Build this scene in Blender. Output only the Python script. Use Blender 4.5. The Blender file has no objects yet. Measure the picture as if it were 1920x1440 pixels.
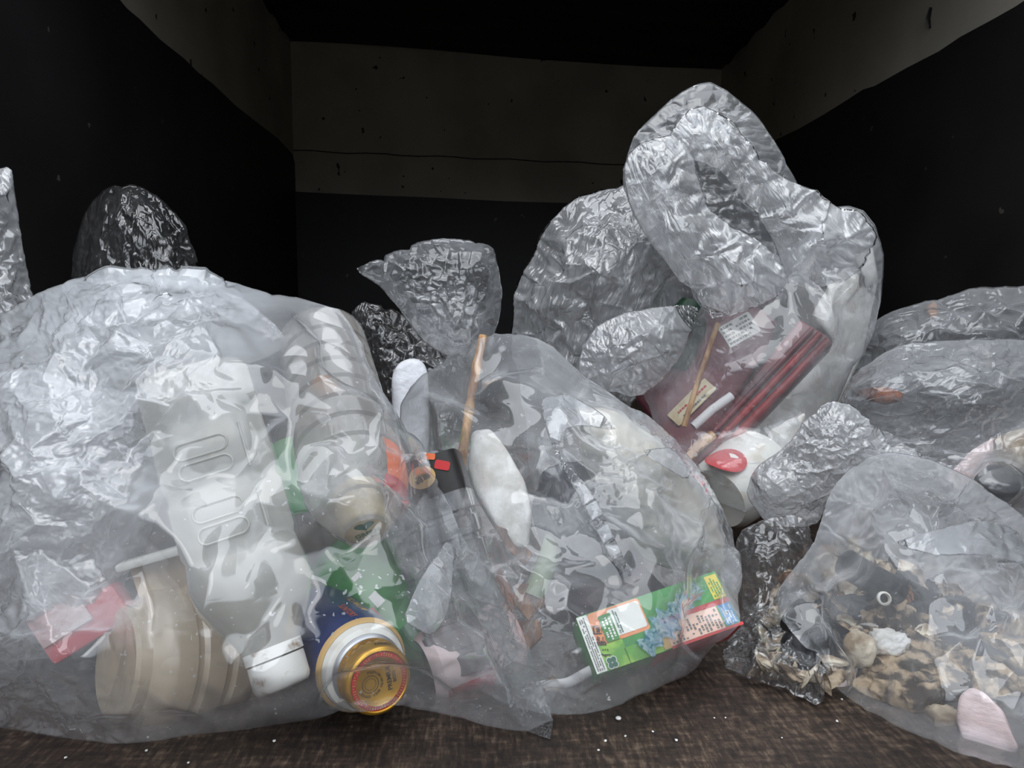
import bpy, bmesh, math, random
import numpy as np
from mathutils import Vector, Matrix, noise
from mathutils.bvhtree import BVHTree
from mathutils.geometry import delaunay_2d_cdt

scene = bpy.context.scene
C = scene.collection

# ------------------------------------------------------------------ camera
W, H, F = 1920.0, 1440.0, 1321.0
CAM = Vector((0.0, 0.0, 0.235))
PITCH, YAW = math.radians(-5.3), math.radians(-2.5)
cam_data = bpy.data.cameras.new('camera')
cam = bpy.data.objects.new('camera', cam_data)
C.objects.link(cam)
cam.location = CAM
cam.rotation_euler = (math.pi / 2 + PITCH, 0, YAW)
cam_data.sensor_fit = 'HORIZONTAL'
cam_data.sensor_width = 36.0
cam_data.lens = 36.0 * F / W
cam_data.clip_start = 0.02
cam_data.clip_end = 60
scene.camera = cam
RM = cam.rotation_euler.to_matrix()
RMN = np.array(RM)

# ------------------------------------------------------------------ sky, exposure
world = bpy.data.worlds.new('overcast_sky')
scene.world = world
world.use_nodes = True
wn, wl = world.node_tree.nodes, world.node_tree.links
wn.clear()
wo = wn.new('ShaderNodeOutputWorld')
wb = wn.new('ShaderNodeBackground')
wc = wn.new('ShaderNodeTexCoord')
wx = wn.new('ShaderNodeSeparateXYZ')
wr = wn.new('ShaderNodeValToRGB')
wl.new(wc.outputs['Generated'], wx.inputs[0])
wl.new(wx.outputs['Z'], wr.inputs[0])
cr = wr.color_ramp
cr.elements[0].position = 0.18
cr.elements[0].color = (0.05, 0.05, 0.05, 1)
cr.elements[1].position = 0.42
cr.elements[1].color = (0.78, 0.84, 0.92, 1)
e = cr.elements.new(0.9)
e.color = (1.0, 1.04, 1.10, 1)
wl.new(wr.outputs[0], wb.inputs['Color'])
wb.inputs['Strength'].default_value = 2.6
wl.new(wb.outputs[0], wo.inputs[0])

sun_data = bpy.data.lights.new('cloud_filtered_sun', 'SUN')
sun_data.energy = 0.6
sun_data.angle = math.radians(35)
sun_data.color = (1.0, 0.98, 0.95)
sun = bpy.data.objects.new('cloud_filtered_sun', sun_data)
C.objects.link(sun)
# comes from above and behind the camera, a little from the left
sun.rotation_euler = (math.radians(38), 0, math.radians(-12))

scene.view_settings.view_transform = 'Standard'
scene.view_settings.look = 'None'
scene.view_settings.exposure = 0.0
scene.view_settings.gamma = 1.0
scene.view_settings.use_curve_mapping = False
scene.render.film_transparent = False
cy = scene.cycles
cy.max_bounces = 6
cy.diffuse_bounces = 3
cy.glossy_bounces = 3
cy.transmission_bounces = 4
cy.transparent_max_bounces = 24
cy.use_adaptive_sampling = True
cy.adaptive_threshold = 0.03
cy.adaptive_min_samples = 16
cy.caustics_reflective = False
cy.caustics_refractive = False
cy.sample_clamp_indirect = 4.0
cy.use_denoising = True

# ------------------------------------------------------------------ pixel <-> world
def P(px, py, y):
    """the point in front of pixel (px, py) that lies y metres into the truck"""
    r = RM @ Vector(((px - W / 2) / F, -(py - H / 2) / F, -1.0))
    return CAM + r * (y / r.y)

def Pn(px, py, y):
    v = np.stack([(px - W / 2) / F, -(py - H / 2) / F, -np.ones_like(px)], 1) @ RMN.T
    return np.array(CAM) + v * (y / v[:, 1])[:, None]

def proj(p):
    q = (p - np.array(CAM)) @ RMN
    return W / 2 + F * q[:, 0] / -q[:, 2], H / 2 - F * q[:, 1] / -q[:, 2]

def floor_y(px, py):
    """how far into the truck the floor lies behind this pixel"""
    v = np.stack([(px - W / 2) / F, -(py - H / 2) / F, -np.ones_like(px)], 1) @ RMN.T
    z = np.minimum(v[:, 2], -1e-4)
    return np.where(v[:, 2] < -1e-3, v[:, 1] * (-CAM.z / z), 99.0)

def tag(o, label=None, cat=None, group=None, kind=None):
    if label: o['label'] = label
    if cat: o['category'] = cat
    if group: o['group'] = group
    if kind: o['kind'] = kind
    return o

# ------------------------------------------------------------------ node helpers
def new_mat(name):
    m = bpy.data.materials.new(name)
    m.use_nodes = True
    m.node_tree.nodes.clear()
    return m, m.node_tree.nodes, m.node_tree.links

def math_node(n, l, op, a, b=None, clamp=False):
    x = n.new('ShaderNodeMath')
    x.operation = op
    x.use_clamp = clamp
    for i, v in enumerate((a, b)):
        if v is None: continue
        if isinstance(v, (int, float)): x.inputs[i].default_value = v
        else: l.new(v, x.inputs[i])
    return x.outputs[0]

def rgb(r, g, b):
    """sRGB 0..255 to linear"""
    f = lambda c: (c / 255 / 12.92) if c / 255 <= 0.04045 else ((c / 255 + 0.055) / 1.055) ** 2.4
    return (f(r), f(g), f(b), 1.0)

def film_material(name, tau=0.2, tint=(0.86, 0.89, 0.93), rough=0.16, spec=1.6, bump=0.5, scale=60.0,
                  stretch=(1, 1, 0.35), dust=0.0, turn=0.0, layered=True, patchy=(4.2, 1.1, .35)):
    """thin polythene: lets light through, scatters a share that grows at a slant, and shines"""
    m, n, l = new_mat(name)
    out = n.new('ShaderNodeOutputMaterial')
    geo = n.new('ShaderNodeNewGeometry')
    tc = n.new('ShaderNodeTexCoord')
    mp = n.new('ShaderNodeMapping')
    mp.vector_type = 'TEXTURE'
    mp.inputs['Rotation'].default_value = (0, math.radians(turn), 0)
    mp.inputs['Scale'].default_value = tuple(1 / c for c in stretch)
    l.new(tc.outputs['Object'], mp.inputs[0])
    # warped coordinates so that creases are not straight cells
    nz = n.new('ShaderNodeTexNoise')
    nz.inputs['Scale'].default_value = scale * 0.25
    nz.inputs['Detail'].default_value = 2
    l.new(mp.outputs[0], nz.inputs['Vector'])
    va = n.new('ShaderNodeVectorMath'); va.operation = 'MULTIPLY_ADD'
    l.new(nz.outputs['Color'], va.inputs[0])
    va.inputs[1].default_value = (0.05, 0.05, 0.05)
    l.new(mp.outputs[0], va.inputs[2])
    def ridge(sc_, det):
        q = n.new('ShaderNodeTexNoise')
        q.inputs['Scale'].default_value = sc_
        q.inputs['Detail'].default_value = det
        q.inputs['Roughness'].default_value = 0.45
        l.new(va.outputs[0], q.inputs['Vector'])
        return math_node(n, l, 'POWER', math_node(n, l, 'ABSOLUTE', math_node(n, l, 'SUBTRACT', q.outputs['Fac'], 0.5)), 0.7)
    h = math_node(n, l, 'ADD', ridge(scale, 1), math_node(n, l, 'MULTIPLY', ridge(scale * 2.7, 1), 0.4))
    bp = n.new('ShaderNodeBump')
    bp.inputs['Strength'].default_value = bump
    bp.inputs['Distance'].default_value = 0.8 / scale
    l.new(h, bp.inputs['Height'])
    # slant of the film to the ray
    dt = n.new('ShaderNodeVectorMath'); dt.operation = 'DOT_PRODUCT'
    l.new(geo.outputs['Normal'], dt.inputs[0]); l.new(geo.outputs['Incoming'], dt.inputs[1])
    c = math_node(n, l, 'MAXIMUM', math_node(n, l, 'ABSOLUTE', dt.outputs['Value']), 0.14)
    n3 = n.new('ShaderNodeTexNoise')
    n3.inputs['Scale'].default_value = 16
    n3.inputs['Detail'].default_value = 4
    l.new(va.outputs[0], n3.inputs['Vector'])
    at = n.new('ShaderNodeAttribute'); at.attribute_name = 'layers'; at.attribute_type = 'GEOMETRY'
    t = math_node(n, l, 'MULTIPLY', at.outputs['Fac'], tau) if layered else tau
    t = math_node(n, l, 'MULTIPLY', t, math_node(n, l, 'MAXIMUM', math_node(n, l, 'SUBTRACT', math_node(n, l, 'MULTIPLY', n3.outputs['Fac'], patchy[0]), patchy[1]), patchy[2]))
    t = math_node(n, l, 'DIVIDE', t, c)
    a = math_node(n, l, 'SUBTRACT', 1.0, math_node(n, l, 'POWER', 2.718, math_node(n, l, 'MULTIPLY', t, -1.0)))
    if dust:
        n4 = n.new('ShaderNodeTexNoise'); n4.inputs['Scale'].default_value = 330; n4.inputs['Detail'].default_value = 1
        l.new(tc.outputs['Object'], n4.inputs['Vector'])
        n5 = n.new('ShaderNodeTexNoise'); n5.inputs['Scale'].default_value = 22; n5.inputs['Detail'].default_value = 2
        l.new(tc.outputs['Object'], n5.inputs['Vector'])
        s = math_node(n, l, 'MULTIPLY', math_node(n, l, 'GREATER_THAN', math_node(n, l, 'ADD', n4.outputs['Fac'], math_node(n, l, 'MULTIPLY', n5.outputs['Fac'], 0.25)), 0.86), dust)
        a = math_node(n, l, 'MAXIMUM', a, s)
    df = n.new('ShaderNodeBsdfDiffuse'); df.inputs[0].default_value = (*tint, 1)
    tl = n.new('ShaderNodeBsdfTranslucent'); tl.inputs[0].default_value = (*tint, 1)
    l.new(bp.outputs[0], df.inputs['Normal']); l.new(bp.outputs[0], tl.inputs['Normal'])
    sc = n.new('ShaderNodeMixShader'); sc.inputs[0].default_value = 0.45
    l.new(df.outputs[0], sc.inputs[1]); l.new(tl.outputs[0], sc.inputs[2])
    tr = n.new('ShaderNodeBsdfTransparent'); tr.inputs[0].default_value = (0.985, 0.987, 0.99, 1)
    m1 = n.new('ShaderNodeMixShader')
    l.new(a, m1.inputs[0]); l.new(tr.outputs[0], m1.inputs[1]); l.new(sc.outputs[0], m1.inputs[2])
    gl = n.new('ShaderNodeBsdfGlossy'); gl.inputs['Roughness'].default_value = rough
    gl.inputs[0].default_value = (1, 1, 1, 1)
    l.new(bp.outputs[0], gl.inputs['Normal'])
    fr = n.new('ShaderNodeFresnel'); fr.inputs['IOR'].default_value = 1.5
    l.new(bp.outputs[0], fr.inputs['Normal'])
    # a film has the same reflectance from both sides
    bf = n.new('ShaderNodeMix'); bf.data_type = 'FLOAT'
    sch = math_node(n, l, 'ADD', math_node(n, l, 'MULTIPLY', math_node(n, l, 'POWER', math_node(n, l, 'SUBTRACT', 1.0, c), 5.0), 0.9), 0.05)
    l.new(geo.outputs['Backfacing'], bf.inputs[0]); l.new(fr.outputs[0], bf.inputs[2]); l.new(sch, bf.inputs[3])
    f = math_node(n, l, 'MULTIPLY', bf.outputs[0], spec, clamp=True)
    m2 = n.new('ShaderNodeMixShader')
    l.new(f, m2.inputs[0]); l.new(m1.outputs[0], m2.inputs[1]); l.new(gl.outputs[0], m2.inputs[2])
    l.new(m2.outputs[0], out.inputs[0])
    return m

# ------------------------------------------------------------------ film simulation
def in_poly(x, y, poly):
    inside = np.zeros(len(x), bool)
    n = len(poly)
    for i in range(n):
        x1, y1 = poly[i]; x2, y2 = poly[(i + 1) % n]
        if y1 == y2: continue
        c = ((y1 > y) != (y2 > y)) & (x < (x2 - x1) * (y - y1) / (y2 - y1) + x1)
        inside ^= c
    return inside

def edge_dist(x, y, poly):
    d = np.full(len(x), 1e9)
    n = len(poly)
    for i in range(n):
        ax, ay = poly[i]; bx, by = poly[(i + 1) % n]
        L2 = (bx - ax) ** 2 + (by - ay) ** 2 + 1e-9
        t = np.clip(((x - ax) * (bx - ax) + (y - ay) * (by - ay)) / L2, 0, 1)
        d = np.minimum(d, np.hypot(x - ax - t * (bx - ax), y - ay - t * (by - ay)))
    return d

def smooth_poly(poly, it=1):
    p = np.array(poly, float)
    for _ in range(it):  # corner cutting, light: keeps traced corners recognisable
        q = np.roll(p, -1, 0)
        p = np.stack([p * 0.85 + q * 0.15, p * 0.15 + q * 0.85], 1).reshape(-1, 2)
    return p

class Graph:
    def __init__(self, nv, tris):
        e = np.concatenate([tris[:, [0, 1]], tris[:, [1, 2]], tris[:, [2, 0]]])
        e = np.sort(e, 1)
        e = np.unique(e, axis=0)
        self.edges = e
        d = np.concatenate([e, e[:, ::-1]])
        d = d[np.argsort(d[:, 0], kind='stable')]
        self.i, self.j = d[:, 0], d[:, 1]
        cnt = np.bincount(self.i, minlength=nv)
        self.cnt = np.maximum(cnt, 1)
        self.start = np.concatenate([[0], np.cumsum(cnt)[:-1]])
    def gather(self, val):
        return np.add.reduceat(val, self.start, axis=0)

def subdivide(tris, nv, arrays):
    e = np.concatenate([tris[:, [0, 1]], tris[:, [1, 2]], tris[:, [2, 0]]])
    es = np.sort(e, 1)
    u, inv = np.unique(es, axis=0, return_inverse=True)
    inv = inv.reshape(-1)
    T = len(tris)
    m01, m12, m20 = nv + inv[:T], nv + inv[T:2 * T], nv + inv[2 * T:]
    a, b, c = tris[:, 0], tris[:, 1], tris[:, 2]
    nt = np.concatenate([np.stack([a, m01, m20], 1), np.stack([m01, b, m12], 1),
                         np.stack([m20, m12, c], 1), np.stack([m01, m12, m20], 1)])
    out = [np.concatenate([A, (A[u[:, 0]] + A[u[:, 1]]) / 2]) for A in arrays]
    return nt, nv + len(u), out

def field3(p, scale, seed, octv=3):
    """cheap smooth random field, -1..1, vectorised sums of sines"""
    r = np.random.RandomState(seed)
    v = np.zeros(len(p)); amp = 1.0; tot = 0
    for o in range(octv):
        for k in range(4):
            d = r.randn(3); d /= np.linalg.norm(d)
            w = 2 * math.pi / scale * (1.9 ** o) * r.uniform(.7, 1.3)
            ph = r.uniform(0, 6.28)
            wob = 0.9 * np.sin((p @ r.randn(3)) * w * 0.4 + r.uniform(0, 6.28))
            v += amp * np.sin((p @ d) * w + ph + wob)
        tot += amp * 2.2
        amp *= 0.55
    return v / tot

class Contents:
    """depth of the contents' front seen through each pixel, to lay the film over"""
    def __init__(self, objs, step=6, loose=False):
        verts, polys = [], []
        for o in objs:
            for q in [o] + list(o.children_recursive):
                if q.type != 'MESH' or not q.data.polygons or (q.get('loose_fit') and not loose): continue
                b = len(verts)
                mw = world_matrix(q)
                verts += [mw @ v.co for v in q.data.vertices]
                polys += [[b + k for k in p.vertices] for p in q.data.polygons]
        self.step = step
        self.nx, self.ny = int(2400 / step) + 1, int(1900 / step) + 1
        g = np.full((self.ny, self.nx), 9.0)
        if polys:
            t = BVHTree.FromPolygons(verts, polys)
            P_ = np.array([v[:] for v in verts]); qx, qy = proj(P_)
            x0, x1 = int((qx.min() + 240) / step), int((qx.max() + 240) / step) + 2
            y0, y1 = int((qy.min() + 240) / step), int((qy.max() + 240) / step) + 2
            for iy in range(max(0, y0), min(self.ny, y1)):
                for ix in range(max(0, x0), min(self.nx, x1)):
                    px, py = ix * step - 240, iy * step - 240
                    r = (RM @ Vector(((px - W / 2) / F, -(py - H / 2) / F, -1.0))).normalized()
                    hit = t.ray_cast(CAM, r)
                    if hit[0] is not None: g[iy, ix] = hit[0].y
        self.raw = g.copy()
        # the film bridges round the edges of what it covers
        for _ in range(2):
            m = g.copy()
            for dy, dx in ((0, 1), (0, -1), (1, 0), (-1, 0)):
                m = np.minimum(m, np.roll(g, (dy, dx), (0, 1)))
            g = m
        self.g = g
    def at(self, px, py):
        fx = np.clip((px + 240) / self.step, 0, self.nx - 2)
        fy = np.clip((py + 240) / self.step, 0, self.ny - 2)
        ix, iy = fx.astype(int), fy.astype(int)
        tx, ty = fx - ix, fy - iy
        g = self.g
        return ((g[iy, ix] * (1 - tx) + g[iy, ix + 1] * tx) * (1 - ty) + (g[iy + 1, ix] * (1 - tx) + g[iy + 1, ix + 1] * tx) * ty)

def world_matrix(o):
    m = o.matrix_basis.copy()
    while o.parent is not None:
        o = o.parent
        m = o.matrix_basis @ m
    return m

def make_film(name, poly, mid, front, back, material, contents=None, step=9.0, levels=2, seed=1, excess=(0.10, 0.05, 0.03),
              gathers=(), width=170.0, depth_pts=None, lump=0.25, stretch_dir=None, iters=(60, 40, 26), layers=1.0,
              layer_pts=None, tether=0.02, bend=0.10, parent=None, floor=True, smooth=2, fit=0.004, cling=0.0, power=0.5, aniso=None, on=None, taut=()):
    """a closed, slack skin of film. poly: its outline seen from the opening; mid: how deep in the truck the outline lies;
    front/back: how far it bulges either way; excess: slack at each scale, which makes it buckle into creases;
    gathers: (px, py, reach, strength) points where the film is pulled together into radiating folds"""
    rs = np.random.RandomState(seed)
    poly = smooth_poly(poly)
    # outline resampled
    q = np.concatenate([poly, poly[:1]])
    seg = np.hypot(*(q[1:] - q[:-1]).T)
    cum = np.concatenate([[0], np.cumsum(seg)])
    nb = max(12, int(cum[-1] / step))
    s = np.linspace(0, cum[-1], nb, endpoint=False)
    bd = np.stack([np.interp(s, cum, q[:, 0]), np.interp(s, cum, q[:, 1])], 1)
    x0, y0 = bd.min(0); x1, y1 = bd.max(0)
    ang, ratio = aniso or (0.0, 1.0)
    ang = math.radians(ang)
    R_ = math.hypot(x1 - x0, y1 - y0) / 2 + step * 2
    sx, sy = step * math.sqrt(ratio), step / math.sqrt(ratio)
    gx, gy = np.meshgrid(np.arange(-R_, R_, sx), np.arange(-R_, R_, sy * 0.866))
    gx = gx + (np.arange(gx.shape[0]) % 2)[:, None] * sx / 2
    gx, gy = gx.ravel() + rs.uniform(-.35, .35, gx.size) * sx, gy.ravel() + rs.uniform(-.35, .35, gy.size) * sy
    gx, gy = (x0 + x1) / 2 + gx * math.cos(ang) - gy * math.sin(ang), (y0 + y1) / 2 + gx * math.sin(ang) + gy * math.cos(ang)
    k = in_poly(gx, gy, bd)
    gx, gy = gx[k], gy[k]
    k = edge_dist(gx, gy, bd) > step * 0.6
    gx, gy = gx[k], gy[k]
    pts = np.concatenate([bd, np.stack([gx, gy], 1)])
    ed = [(i, (i + 1) % nb) for i in range(nb)]
    vo, eo, fo, *_ = delaunay_2d_cdt([Vector(p) for p in pts], ed, [list(range(nb))], 1, 1e-5)
    uv = np.array([v[:] for v in vo])
    tr = np.array([f[:3] for f in fo])
    N = len(uv)
    used = np.unique(tr)
    remap = -np.ones(N, int); remap[used] = np.arange(len(used))
    uv, tr = uv[used], remap[tr]
    N = len(uv)
    dist = edge_dist(uv[:, 0], uv[:, 1], bd)
    isb = dist < 0.5
    # depth of the middle surface: from the outline inwards
    fy = floor_y(uv[:, 0], uv[:, 1]) - 0.002
    if depth_pts:
        dp = np.array(depth_pts, float)
        w = 1.0 / ((uv[:, None, 0] - dp[None, :, 0]) ** 2 + (uv[:, None, 1] - dp[None, :, 1]) ** 2 + 400.0)
        base = (w * dp[None, :, 2]).sum(1) / w.sum(1)
    else:
        base = np.full(N, mid)
    if on is not None:
        cg = on.at(uv[:, 0], uv[:, 1])
        ok = cg[cg < 5]
        base = np.where(cg < 5, cg, ok.mean() if len(ok) else mid) - 0.004
    if floor:
        base = np.minimum(base, fy)
    prof = np.clip(dist / width, 0, 1)
    prof = (1 - (1 - prof) ** 2) ** power
    g = Graph(N, tr)
    h = base.copy()
    for _ in range(0 if on is not None else 120):
        nh = g.gather(h[g.j]) / g.cnt
        h = np.where(isb, base, h * 0.3 + nh * 0.7)
        p2 = g.gather(prof[g.j]) / g.cnt
        if _ < 6: prof = np.where(isb, 0, prof * 0.5 + p2 * 0.5)
    lumpf = 1 + lump * field3(np.stack([uv[:, 0], uv[:, 1], uv[:, 0] * 0], 1), 260.0, seed + 5, 2)
    dF = h - front * prof * lumpf
    dB = h + back * prof
    if contents is not None and cling:
        cg = contents.at(uv[:, 0], uv[:, 1])
        tgt = np.where(cg < 5, cg - 0.004, dF)
        dF = dF * (1 - cling * prof) + tgt * cling * prof
    # front and back share the outline
    inner = np.where(~isb)[0]
    bidx = np.arange(N); bidx[inner] = N + np.arange(len(inner))
    UV = np.concatenate([uv, uv[inner]])
    Y = np.concatenate([dF, dB[inner]])
    Y[:N][isb] = base[isb]
    side = np.concatenate([np.where(isb, 0.5, 0.0), np.ones(len(inner))])
    tris = np.concatenate([tr, bidx[tr][:, ::-1]])
    X = Pn(UV[:, 0], UV[:, 1], np.maximum(Y, 0.1))
    lay = np.full(len(X), float(layers))
    if layer_pts is not None:
        lp = np.array(layer_pts, float)  # px, py, reach, extra layers
        for a in lp:
            lay += a[3] * np.exp(-((UV[:, 0] - a[0]) ** 2 + (UV[:, 1] - a[1]) ** 2) / (2 * a[2] ** 2))
    lay = np.maximum(lay, 0.05)
    nv = len(X)
    X[:, 2] = np.maximum(X[:, 2], 0.0015) if floor else X[:, 2]
    base_X = X.copy()
    px_size = mid / F
    for lev in range(levels + 1):
        if lev:
            tris, nv, (X, base_X, UV, side, lay) = subdivide(tris, nv, [X, base_X, UV, side, lay])
        g = Graph(nv, tris)
        i, j = g.i, g.j
        ev = base_X[j] - base_X[i]
        rest = np.linalg.norm(ev, axis=1) + 1e-9
        ex = np.full(len(i), sum(excess[:lev + 1]))
        # slack comes in patches: some of the film is taut, some slack
        patch = 0.5 + 0.9 * field3(base_X, 0.16, seed + 11, 2)
        ex = ex * np.clip(0.5 * (patch[i] + patch[j]), 0.12, 1.6)
        if stretch_dir is not None:
            du = UV[j] - UV[i]
            L = np.linalg.norm(du, axis=1) + 1e-6
            sd = np.array(stretch_dir, float); sd /= np.linalg.norm(sd)
            c2 = ((du @ sd) / L) ** 2
            ex = ex * (0.35 + 1.5 * (1 - c2))
        for (ax, ay, reach, strength) in gathers:
            mx = (UV[i] + UV[j]) / 2 - (ax, ay)
            R = np.linalg.norm(mx, axis=1) + 1e-6
            du = UV[j] - UV[i]
            L = np.linalg.norm(du, axis=1) + 1e-6
            tang = 1 - ((du * mx).sum(1) / (L * R)) ** 2
            w = np.exp(-(R / reach) ** 1.5)
            ex = ex * (1 - 0.7 * w) + strength * w * tang * (0.6 if lev == 0 else 1.0)
        calm = np.ones(nv)
        for (ax, ay, reach) in taut:
            calm *= 1 - 0.88 * np.exp(-(((UV[:, 0] - ax) ** 2 + (UV[:, 1] - ay) ** 2) / reach ** 2) ** 1.5)
        ex = ex * 0.5 * (calm[i] + calm[j])
        rest = rest * (1 + ex)
        amp = step * px_size * (0.30, 0.10, 0.05, 0.03, 0.015)[lev]
        nrm = vertex_normals(X, tris)
        X = X + nrm * (rs.randn(nv) * amp * calm)[:, None]
        if lev == 0:
            X = X + nrm * (field3(base_X, 0.09, seed + 3, 2) * 0.004)[:, None]
        it = iters[lev]
        V = np.zeros_like(X)
        for t in range(it):
            d = X[j] - X[i]
            L = np.linalg.norm(d, axis=1) + 1e-9
            corr = g.gather(d * ((L - rest) / L * 0.5)[:, None]) / g.cnt[:, None] * 1.6
            lap = g.gather(d) / g.cnt[:, None]
            stp = corr * 1.1 + lap * bend * (0.5 if lev else 1.0)
            V = V * 0.55 + stp
            X = X + V
            X += (base_X - X) * tether
            if t % 4 == 3 or t == it - 1:
                if floor:
                    X[:, 2] = np.maximum(X[:, 2], 0.0012)
                if contents is not None:
                    px, py = proj(X)
                    cg = contents.at(px, py)
                    lim = cg - fit
                    m = (side < 0.75) & (X[:, 1] > lim) & (cg < 5)
                    if m.any():
                        ca = np.array(CAM)
                        X[m] = ca + (X[m] - ca) * (lim[m] / X[m, 1])[:, None]
    if len(taut):
        w = np.clip((1 - calm) * 1.3, 0, .95)[:, None]
        for _ in range(26):
            X = X * (1 - w * .7) + w * .7 * g.gather(X[g.j]) / g.cnt[:, None]
    for _ in range(smooth):
        X = X * 0.6 + 0.4 * g.gather(X[g.j]) / g.cnt[:, None]
    if floor: X[:, 2] = np.maximum(X[:, 2], 0.0012)
    me = bpy.data.meshes.new(name)
    me.vertices.add(len(X)); me.vertices.foreach_set('co', X.astype(np.float32).ravel())
    me.loops.add(len(tris) * 3); me.loops.foreach_set('vertex_index', tris.astype(np.int32).ravel())
    me.polygons.add(len(tris))
    me.polygons.foreach_set('loop_start', np.arange(0, len(tris) * 3, 3, dtype=np.int32))
    me.update(calc_edges=True)
    me.shade_smooth()
    a = me.attributes.new('layers', 'FLOAT', 'POINT')
    a.data.foreach_set('value', lay.astype(np.float32))
    me.materials.append(material)
    o = bpy.data.objects.new(name, me)
    C.objects.link(o)
    o['loose_fit'] = 1
    if parent is not None: o.parent = parent
    return o

def vertex_normals(X, tris):
    a, b, c = X[tris[:, 0]], X[tris[:, 1]], X[tris[:, 2]]
    fn = np.cross(b - a, c - a)
    n = np.zeros_like(X)
    for k in range(3):
        for ax in range(3):
            n[:, ax] += np.bincount(tris[:, k], weights=fn[:, ax], minlength=len(X))
    return n / (np.linalg.norm(n, axis=1)[:, None] + 1e-12)

# ------------------------------------------------------------------ mesh helpers
def mesh_obj(name, verts, faces, mat, parent=None, smooth=True, sharp=None):
    me = bpy.data.meshes.new(name)
    me.from_pydata([tuple(v) for v in verts], [], faces)
    if mat: me.materials.append(mat)
    if smooth:
        me.shade_smooth()
        me.set_sharp_from_angle(angle=math.radians(sharp or 38))
    o = bpy.data.objects.new(name, me)
    C.objects.link(o)
    if parent is not None: o.parent = parent
    return o

def empty(name, matrix, label=None, cat=None, group=None):
    o = bpy.data.objects.new(name, None)
    o.empty_display_size = 0.01
    C.objects.link(o)
    o.matrix_basis = matrix
    return tag(o, label, cat, group)

def axis_frame(p0, p1, spin=0.0):
    """z runs from p0 to p1, -y looks out of the truck"""
    z = (p1 - p0).normalized()
    away = (p0 - CAM).normalized()
    y = (away - z * away.dot(z)).normalized()
    x = y.cross(z)
    m = Matrix((x, y, z)).transposed().to_4x4()
    m.translation = p0
    return m @ Matrix.Rotation(spin, 4, 'Z')

def slab_frame(c, a, b, tilt=0.0, turn=0.0):
    """c: centre; x from a to b; -y looks out; tilt leans the top away, turn swings it about its upright"""
    x = (b - a).normalized()
    away = (c - CAM).normalized()
    y = (away - x * away.dot(x)).normalized()
    z = x.cross(y)
    m = Matrix((x, y, z)).transposed().to_4x4()
    m.translation = c
    return m @ Matrix.Rotation(turn, 4, 'Z') @ Matrix.Rotation(tilt, 4, 'X')

def lathe(name, prof, mat, parent=None, seg=48, square=0.0, ang=(0, 360), closed=True, sharp=38):
    """prof: (radius, height); square > 0 pushes the section towards a rounded square"""
    vs, fs = [], []
    full = ang == (0, 360)
    n = seg if full else seg + 1
    for r, z in prof:
        for k in range(n):
            t = math.radians(ang[0] + (ang[1] - ang[0]) * k / seg)
            rr = r
            if square:
                p = 2 + square * 6
                rr = r / (abs(math.cos(t)) ** p + abs(math.sin(t)) ** p) ** (1 / p)
            vs.append((rr * math.sin(t), -rr * math.cos(t), z))
    for i in range(len(prof) - 1):
        for k in range(seg):
            a, b = i * n + k, i * n + (k + 1) % n
            fs.append((a, b, b + n, a + n))
    return mesh_obj(name, vs, fs, mat, parent, sharp=sharp)

def rbox(name, size, mat, parent=None, bevel=0.002, loc=(0, 0, 0), seg=2):
    bm = bmesh.new()
    bmesh.ops.create_cube(bm, size=1)
    for v in bm.verts:
        v.co = Vector((v.co.x * size[0], v.co.y * size[1], v.co.z * size[2])) + Vector(loc)
    if bevel: bmesh.ops.bevel(bm, geom=bm.edges[:], offset=bevel, segments=seg, affect='EDGES', profile=0.5)
    me = bpy.data.meshes.new(name); bm.to_mesh(me); bm.free()
    me.materials.append(mat); me.shade_smooth(); me.set_sharp_from_angle(angle=math.radians(40))
    o = bpy.data.objects.new(name, me); C.objects.link(o)
    if parent is not None: o.parent = parent
    return o

def prism(name, pts, depth, mat, parent=None, bevel=0.003, rough=0.0, seed=0):
    """polygon in local x,z with its front at y=0 and its back at y=depth"""
    bm = bmesh.new()
    vs = [bm.verts.new((x, 0, z)) for x, z in pts]
    f = bm.faces.new(vs)
    r = bmesh.ops.extrude_face_region(bm, geom=[f])
    for v in r['geom']:
        if isinstance(v, bmesh.types.BMVert): v.co.y += depth
    bmesh.ops.recalc_face_normals(bm, faces=bm.faces[:])
    if bevel: bmesh.ops.bevel(bm, geom=bm.edges[:], offset=bevel, segments=3, affect='EDGES', profile=0.5, clamp_overlap=True)
    if rough:
        bmesh.ops.triangulate(bm, faces=bm.faces[:])
        bmesh.ops.subdivide_edges(bm, edges=bm.edges[:], cuts=3, use_grid_fill=True)
        for v in bm.verts:
            q = v.co * 90 + Vector((seed, 0, 0))
            v.co += Vector((noise.noise(q), noise.noise(q + Vector((9, 0, 0))), noise.noise(q + Vector((0, 9, 0))))) * rough
    me = bpy.data.meshes.new(name); bm.to_mesh(me); bm.free()
    me.materials.append(mat); me.shade_smooth(); me.set_sharp_from_angle(angle=math.radians(40))
    o = bpy.data.objects.new(name, me); C.objects.link(o)
    if parent is not None: o.parent = parent
    return o

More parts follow.
